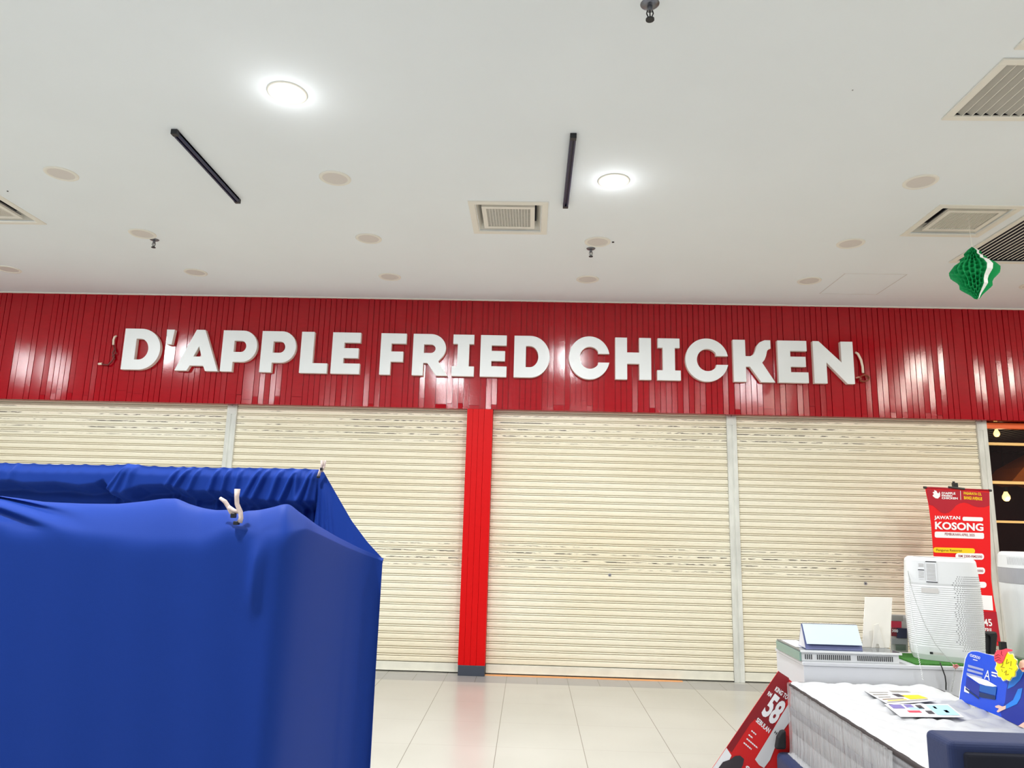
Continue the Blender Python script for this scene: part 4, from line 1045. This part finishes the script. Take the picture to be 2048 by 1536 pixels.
loops([(MB0, -.01), (MB0+.01, 0), (MB0+.05, .004), (MB0+.10, 0), (MB0+.105, -.006), (MB0+.11, 0), (MB0+.17, .004), (MB0+.22, 0), (MB0+.225, -.006), (MB0+.23, 0), (MZ-.10, .004), (MZ-.058, 0), (MZ-.05, -.006), (MZ-.045, 0), (MZ-.022, 0)], M['matside'], 'side_border')
loops([(MZ-.155, .0035), (MZ-.15, .007), (MZ-.125, .007), (MZ-.12, .0035)], mat('dark_band', (96, 96, 104), .6), 'dark_stripe')
loops([(MZ-.022, .0), (MZ-.018, .007), (MZ-.008, .008), (MZ-.003, .002), (MZ-.003, -.01)], M['mattape'], 'piping', cap=False)
# quilted top, puffed cells
b = MB(); NX, NY = 60, 130; V = []
for j in range(NY+1):
    for i in range(NX+1):
        u, v = i/NX, j/NY; x = MX0+.002+(MX1-MX0-.004)*u; y = MY0+(MY1-MY0)*v
        # follow rounded corners
        r = .07
        for cx, cy in ((MX0+r, MY1-r), (MX1-r, MY1-r)):
            if y > cy and ((x < cx and cx < (MX0+MX1)/2) or (x > cx and cx > (MX0+MX1)/2)):
                dx, dy = x-cx, y-cy; m = max(abs(dx), abs(dy)); L = math.hypot(dx, dy)
                if L > 1e-6: x, y = cx+dx*m/L, cy+dy*m/L
        e = min(x-MX0, MX1-x, MY1-y, y-MY0)
        qx = (x-MX0)/.13; qy = (y-MY0)/.13
        quilt = abs(math.sin(PI*(qx+qy+.35*math.sin(qy*1.7)))*math.sin(PI*(qx-qy+.3*math.sin(qx*2.1))))**.55
        wr = .008*math.sin(y*38+2.2*math.sin(x*7))*math.sin(x*9+1)
        z = MZ-.004+.020*smooth(e/.06)*(.35+.65*quilt)+wr*smooth(e/.08)
        V.append((x, y, z))
b.add(V, [(j*(NX+1)+i, j*(NX+1)+i+1, (j+1)*(NX+1)+i+1, (j+1)*(NX+1)+i) for j in range(NY) for i in range(NX)])
b.build('quilted_top', M['mattop'], t, smooth=True)
# clear film bagged round the far part of the side
b = MB(); V = []; n = 120; hh = [MZ-.004, MZ-.05, MZ-.12, MZ-.2, MZ-.28, MB0-.02, MB0-.05]
ppath = []
for i in range(n+1):
    s = i/n
    if s < .45: ppath.append((MX0-.012, MY0+.62+(MY1-.05-MY0-.62)*s/.45))
    elif s < .55: a = (s-.45)/.10*PI/2; ppath.append((MX0-.012+.062*(1-math.cos(a)), MY1-.05+.062*math.sin(a)))
    else: ppath.append((MX0+.05+(MX1-MX0-.1)*(s-.55)/.45, MY1+.010))
for z in hh:
    for i, (x, y) in enumerate(ppath):
        w = .006*math.sin(i*1.9+z*9)+.003*math.sin(i*.73)
        if i < n*.45: x -= abs(w)+.002+(.012 if z < MB0 else 0)
        else: w = 0
        V.append((x, y, z))
b.add(V, [(j*(n+1)+i, j*(n+1)+i+1, (j+1)*(n+1)+i+1, (j+1)*(n+1)+i) for j in range(len(hh)-1) for i in range(n)])
b.build('plastic_film', M['film'], t, smooth=True)

# lower navy bed with its own thin mattress and headboard
LX0 = 1.34
t = thing('navy_bed', (1.9, 3.3, 0), 'navy velvet bed with a tall padded headboard and thin white mattress beneath the wrapped one', 'bed')
MB().box((LX0+.02, 2.36, .05), (2.42, 4.225, .342)).build('bed_base', M['navyvel'], t, bevel=.03, bseg=4)
MB().box((LX0+.06, 2.40, .20), (2.38, 4.20, .347)).build('lower_mattress', M['mattop'], t, bevel=.025, bseg=4)
hb0 = at(1847, 1456, Z=.95); HY0, HY1 = 2.215, 2.352; 
HX = (at(1848, 1457, Z=.95).x)
MB().box((HX, HY0, .05), (2.55, HY1, .95)).build('headboard', M['navyvel'], t, bevel=.018, bseg=4)
MB().box((HX+.035, HY0-.010, .06), (2.52, HY0+.01, .925)).build('headboard_panel', M['velvetshade'], t, bevel=.01, bseg=3)  # unlit front face: its shade is put into the darker panel colour
for x, y in ((LX0+.08, 2.45), (2.34, 2.45), (LX0+.08, 4.1), (2.34, 4.1)): MB().cyl((x, y), .025, 0, .05, 12).build('leg', M['dark'], t)
# black bag at the foot, behind poster strip
p = at(1568, 1470, Y=4.16)
q = [at(x, y, Y=4.17) for x, y in ((1552, 1500), (1556, 1476), (1563, 1463), (1573, 1461), (1573.5, 1500))]
tag(MB().prism(q, (0, .04, 0)).build('black_bag', mat('black_fabric', (26, 25, 28), .8), bevel=.012, bseg=3), 'small black bag between the price poster and the lower bed', 'bag')

# brochures lying on the mattress
def sheet(cor, label, blocks):
    z = MZ+.022
    c = [at(x, y, Z=z) for x, y in cor]   # far-left, far-right, near-right, near-left
    t = thing('brochure', (sum((p.x for p in c))/4, sum((p.y for p in c))/4, z), label, 'brochure', 'brochures on the mattress')
    MB().prism(c, (0, 0, .002)).build('sheet', M['paper'], t)
    fn = quadmap(c[3], c[2], c[0], c[1], (0, 0, 1))
    for m, rects in blocks.items():
        b = MB()
        for r in rects: shape_on(b, R4(*r), fn, .0032)
        b.build('print', M[m] if m in M else _m[m], t)
sheet([(1727, 1381), (1817, 1383), (1872, 1402), (1778, 1410)], 'brochure with grey and yellow print, farther of the two on the mattress',
      {'printg': [(.03, .80, .45, .86), (.03, .62, .35, .70), (.04, .44, .30, .50), (.55, .84, .97, .99), (.03, .10, .9, .16)],
       'ink': [(.45, .45, .60, .70), (.66, .88, .90, .96)], 'yellow': [(.58, .22, .97, .58), (.10, .20, .5, .25)], 'brown': [(.05, .30, .5, .34)]})
sheet([(1769, 1409), (1896, 1409), (1928, 1435), (1801, 1434)], 'brochure with pale blue and violet print, nearer of the two on the mattress',
      {'printvio': [(.05, .62, .24, .94), (.28, .70, .40, .95)], 'pink': [(.22, .30, .42, .46)], 'printlb': [(.62, .12, .97, .90), (.30, .55, .5, .7)],
       'ink': [(.45, .60, .54, .90), (.50, .20, .60, .45), (.70, .6, .74, .8), (.8, .3, .86, .5)]})

# blue standee on the right edge of the mattress
SZ = MZ+.02
SX = at(1919, 1401, Z=SZ).x+.02; 
def SP(px, py, d=0): return at(px, py, X=SX-d)
def SPZ(px, py, d=0): p = SP(px, py, d); return p
t = thing('blue_standee', SPZ(1960, 1420), 'blue cut-out advertising board with a bed picture, leaning at the mattress edge', 'standee')
ol = [(1918.5, 1400), (1922, 1370), (1927, 1340), (1931, 1318), (1936, 1307), (1943, 1303), (1952, 1303), (1970, 1308), (1992, 1314), (2010, 1330), (2034, 1345), (2060, 1320), (2110, 1340), (2110, 1470), (2040, 1452), (1995, 1431), (1955, 1415)]
MB().prism([SPZ(x, y) for x, y in ol], (.008, 0, 0)).build('board', M['blue'], t)
MB().prism([SPZ(x, y, -.009) for x, y in [(x-(1.2 if x < 1935 else 0), y-(1.2 if y < 1340 else -.5)) for x, y in ol]], (.003, 0, 0)).build('white_border', M['white'], t)
def sq(b, pts, d=.002): shape_on(b, pts, lambda x, y, dd: SPZ(x, y, dd), d); return b
b = MB(); text_on(b, 'CUCKOO', quadmap(SPZ(1939.5, 1312.5, .002), SPZ(1960, 1319, .002), SPZ(1940.5, 1307.3, .002)), .0005, .03); b.build('lettering', M['white'], t); b = MB()
sq(b, [(1946, 1318), (1955, 1320.5), (1955, 1322), (1946, 1319.5)])
for k in range(2):
    y = 1343+k*5.5; sq(b, [(1983, y), (1996-k*3, y+3.2), (1996-k*3, y+6.2), (1983, y+3)])
b.build('white_print', M['white'], t); b = MB(); text_on(b, 'A', quadmap(SPZ(1968.5, 1357, .002), SPZ(1979.5, 1361.5, .002), SPZ(1970.5, 1338.5, .002)), .0005, .0); b.build('lettering', M['white'], t); b = MB()
sq(b, [(1934, 1350.5), (1948, 1352), (1975, 1361), (1994, 1372.5), (1980, 1374), (1958, 1367)])
sq(b, [(1929, 1372), (1939, 1376), (1938, 1387), (1928, 1383)])
b.build('white_print', M['white'], t)
b = MB()
for k in range(3):
    y = 1329+k*8; x = 1936-k*1.5; sq(b, [(x, y), (x+31, y+9), (x+31, y+13), (x, y+5)])
b.build('slat_print', mat('print_lilac', (160, 168, 206), .5), t)
b = MB(); sq(b, [(1933, 1353), (1959, 1369.5), (1958, 1394), (1931, 1374)], .003); b.build('bed_print', M['blue2'], t)
b = MB(); sq(b, [(1959.5, 1369.5), (1993, 1374.5), (1991, 1391), (1958.5, 1382.5)], .003); b.build('bed_print', mat('print_mid_blue', (20, 92, 176), .5), t)
b = MB(); sq(b, [(1958.5, 1384), (1991, 1392), (1990, 1399.5), (1958, 1394)], .003); sq(b, [(1931, 1375), (1957.5, 1395), (1957.5, 1399), (1931, 1379)], .003); b.build('bed_print', mat('print_dark_blue', (14, 42, 92), .5), t)
# printed presenter: person in a blue headscarf and dress, pointing
b = MB(); sq(b, [(2030, 1346), (2038, 1330), (2048, 1318), (2066, 1312), (2090, 1330), (2100, 1460), (2036, 1451), (2004, 1436), (2001, 1424), (2010, 1404), (2013, 1378), (2018, 1356)], .004); b.build('dress_print', M['blue2'], t)
b = MB(); sq(b, [(2034, 1338), (2044, 1330), (2048, 1344), (2040, 1360), (2028, 1372), (2015, 1378), (2018, 1362)], .005)
sq(b, [(2045, 1376), (2041, 1396), (2034, 1408), (2012, 1418), (2010, 1411), (2026, 1400), (2036, 1378)], .005); b.build('scarf_print', M['cyan'], t)
b = MB(); sq(b, [(2040, 1322), (2046, 1319), (2056, 1322), (2060, 1332), (2054, 1343), (2045, 1344), (2039, 1337), (2037, 1329)], .006)
sq(b, [(2012, 1411), (2005, 1413), (1997, 1410), (1990, 1412), (1991, 1415), (1998, 1417), (1993, 1423), (1996, 1425), (2004, 1421), (2011, 1418)], .006)
sq(b, [(2036, 1452), (2048, 1444), (2048, 1456)], .006); b.build('skin_print', M['skin'], t)
b = MB(); sq(b, [(2041, 1337), (2046, 1335), (2050, 1337), (2046, 1340)], .007); b.build('lips_print', M['lips'], t)
MB().prism([SPZ(1950, 1416, -.012), SPZ(1950, 1350, -.012), SPZ(1950, 1350, -.012)+Vector((.01, 0, 0)), SPZ(1950, 1416, -.012)+Vector((.09, 0, 0))], (0, -.004, 0)).build('rear_strut', M['card'], t)

# yellow splash price tag with a red hand
TX = SX-.03
def TP(px, py, d=0): return at(px, py, X=TX-d)
t = thing('price_splash', TP(2010, 1335), 'yellow splash shaped price card held by a red cut-out hand, on the blue board', 'price card')
cx, cy = 2012.5, 1333
def splash(s, n=44):
    return [(cx+(21*s+1.6*math.sin(i*2*PI/n*11))*math.cos(i*2*PI/n), cy+(27.5*s+2*math.sin(i*2*PI/n*11))*math.sin(i*2*PI/n)) for i in range(n)]
MB().prism([TP(x, y) for x, y in splash(1.04)], (.004, 0, 0)).build('card_edge', M['tagcream'], t)
MB().prism([TP(x, y, .003) for x, y in splash(.97)], (.003, 0, 0)).build('yellow_card', mat('splash_yellow', (252, 236, 10), .5), t)
b = MB()
for st_ in ([(2002, 1326), (2006, 1322), (2005, 1330), (2001, 1334), (2009, 1335)], [(2014, 1318), (2012, 1328), (2018, 1324)], [(2022, 1322), (2021, 1332)], [(2008, 1345), (2013, 1341), (2011, 1350), (2017, 1348)], [(2018, 1336), (2024, 1338)], [(2003, 1338), (2005, 1344)]):
    b.tube([TP(x, y, .0045) for x, y in st_], .0012, 5)
b.build('handwriting', mat('pen_olive', (170, 150, 40), .6), t)
MB().prism([TP(x, y, .006) for x, y in ((1990, 1306), (1994, 1300), (2003, 1300), (2012, 1297), (2023, 1299), (2024, 1302), (2014, 1304), (2011, 1310), (2008, 1318), (2004, 1326), (1997, 1327), (1989, 1322), (1988, 1313))], (.003, 0, 0)).build('red_hand', M['pink'], t)
b = MB()
for st_ in ([(1990, 1312), (1996, 1309), (2001, 1312)], [(1989, 1317), (1996, 1314), (2001, 1317)], [(1991, 1322), (1997, 1319), (2002, 1322)], [(2003, 1302), (2002, 1308), (2006, 1312)]):
    b.tube([TP(x, y, .0075) for x, y in st_], .001, 5)
b.build('finger_lines', M['inkred'], t)

# price poster wedged between bed and counter
QY = 4.236
def QP(px, py, d=0): return at(px, py, Y=QY-d)
tl = QP(1557, 1342); bl_ = QP(1425, 1536); up = (tl-bl_).normalized(); rt_ = Vector((-up.z, 0, up.x))*-1
rt_ = Vector((up.z, 0, -up.x))
PHt = tl.z/up.z*.995; PWd = .50
def PQ(u, v, d=0): return tl + rt_*u - up*v + Vector((0, -d, 0))     # metres from the top left corner
t = thing('price_poster', (1.3, QY, 0), 'tilted red price poster reading RM 58, wedged between mattress and counter', 'poster')
# keep its lower corner on the floor
MB().prism([PQ(0, 0), PQ(.115, 0), PQ(.50, .42), PQ(.50, PHt-.35), PQ(0, PHt)], (0, .004, 0)).build('poster_board', M['postred2'], t)
def loc(px, py):
    p = QP(px, py)-tl; return p.dot(rt_), -p.dot(up)
def pq_shape(b, pts, d): 
    V = [QP(x, y, d) for x, y in pts]; b.add(V, [tuple(range(len(V)))])
b = MB(); pq_shape(b, [(1557, 1342.5), (1578, 1356), (1578, 1392), (1556, 1430), (1545, 1462), (1510, 1438), (1500, 1448), (1463, 1505), (1453.5, 1495)], .001); b.build('dark_red_print', M['postred'], t)
b = MB(); pq_shape(b, [(1453, 1495.5), (1463, 1511), (1440, 1560), (1405, 1566)], .0015); b.build('white_corner', M['white'], t); b = MB()
def ptxt(b, txt, a, b_, c, d=.002, bold=.03):
    b = MB(); text_on(b, txt, quadmap(QP(*a, d), QP(*b_, d), QP(*c, d)), .0004, bold); b.build('lettering', M['inkblk'] if d > .005 else M['white'], t)
ptxt(b, 'KING TO', (1548.5, 1381), (1573, 1400), (1553.5, 1372.5), bold=.03)
ptxt(b, 'RM', (1534, 1390), (1541, 1395), (1538, 1382), bold=.02)
ptxt(b, '58', (1521, 1428), (1547, 1452), (1549, 1385), bold=.04)
ptxt(b, 'SEBULAN', (1511, 1443), (1537, 1467), (1516, 1434.5), bold=.03)
ptxt(b, 'S', (1490, 1544), (1498, 1548), (1492, 1530), bold=.03)
for i, (x, y, l) in enumerate(((1503.5, 1460, 10), (1498, 1468, 8), (1494, 1476, 22), (1488, 1484, 16))):
    k = .0
    b = MB()
    while k < l:
        g = min(3.6, l-k); pq_shape(b, [(x+k, y+k*.86), (x+k+g*.8, y+(k+g*.8)*.86), (x+k+g*.8-1.4, y+(k+g*.8)*.86+2.3), (x+k-1.4, y+k*.86+2.3)], .002); k += g
    b.build('small_print', M['white'], t)
b = MB(); pq_shape(b, [(1437, 1536), (1446, 1524), (1460, 1519), (1470, 1512), (1480, 1511), (1488, 1518), (1486, 1530), (1478, 1545), (1440, 1550)], .003); b.build('chair_picture', M['ink'], t)
b = MB(); pq_shape(b, [(1577, 1408), (1582, 1440), (1560, 1470), (1540, 1520), (1528, 1536), (1518, 1530), (1510, 1519), (1540, 1470), (1562, 1432)], .005); b.build('paper_strip', M['paper'], t)
ptxt(None, 'H', (1548, 1466), (1552, 1470), (1551, 1461), .006, .03); ptxt(b, 'I', (1557, 1472), (1559, 1474), (1560, 1467), .006, .02)
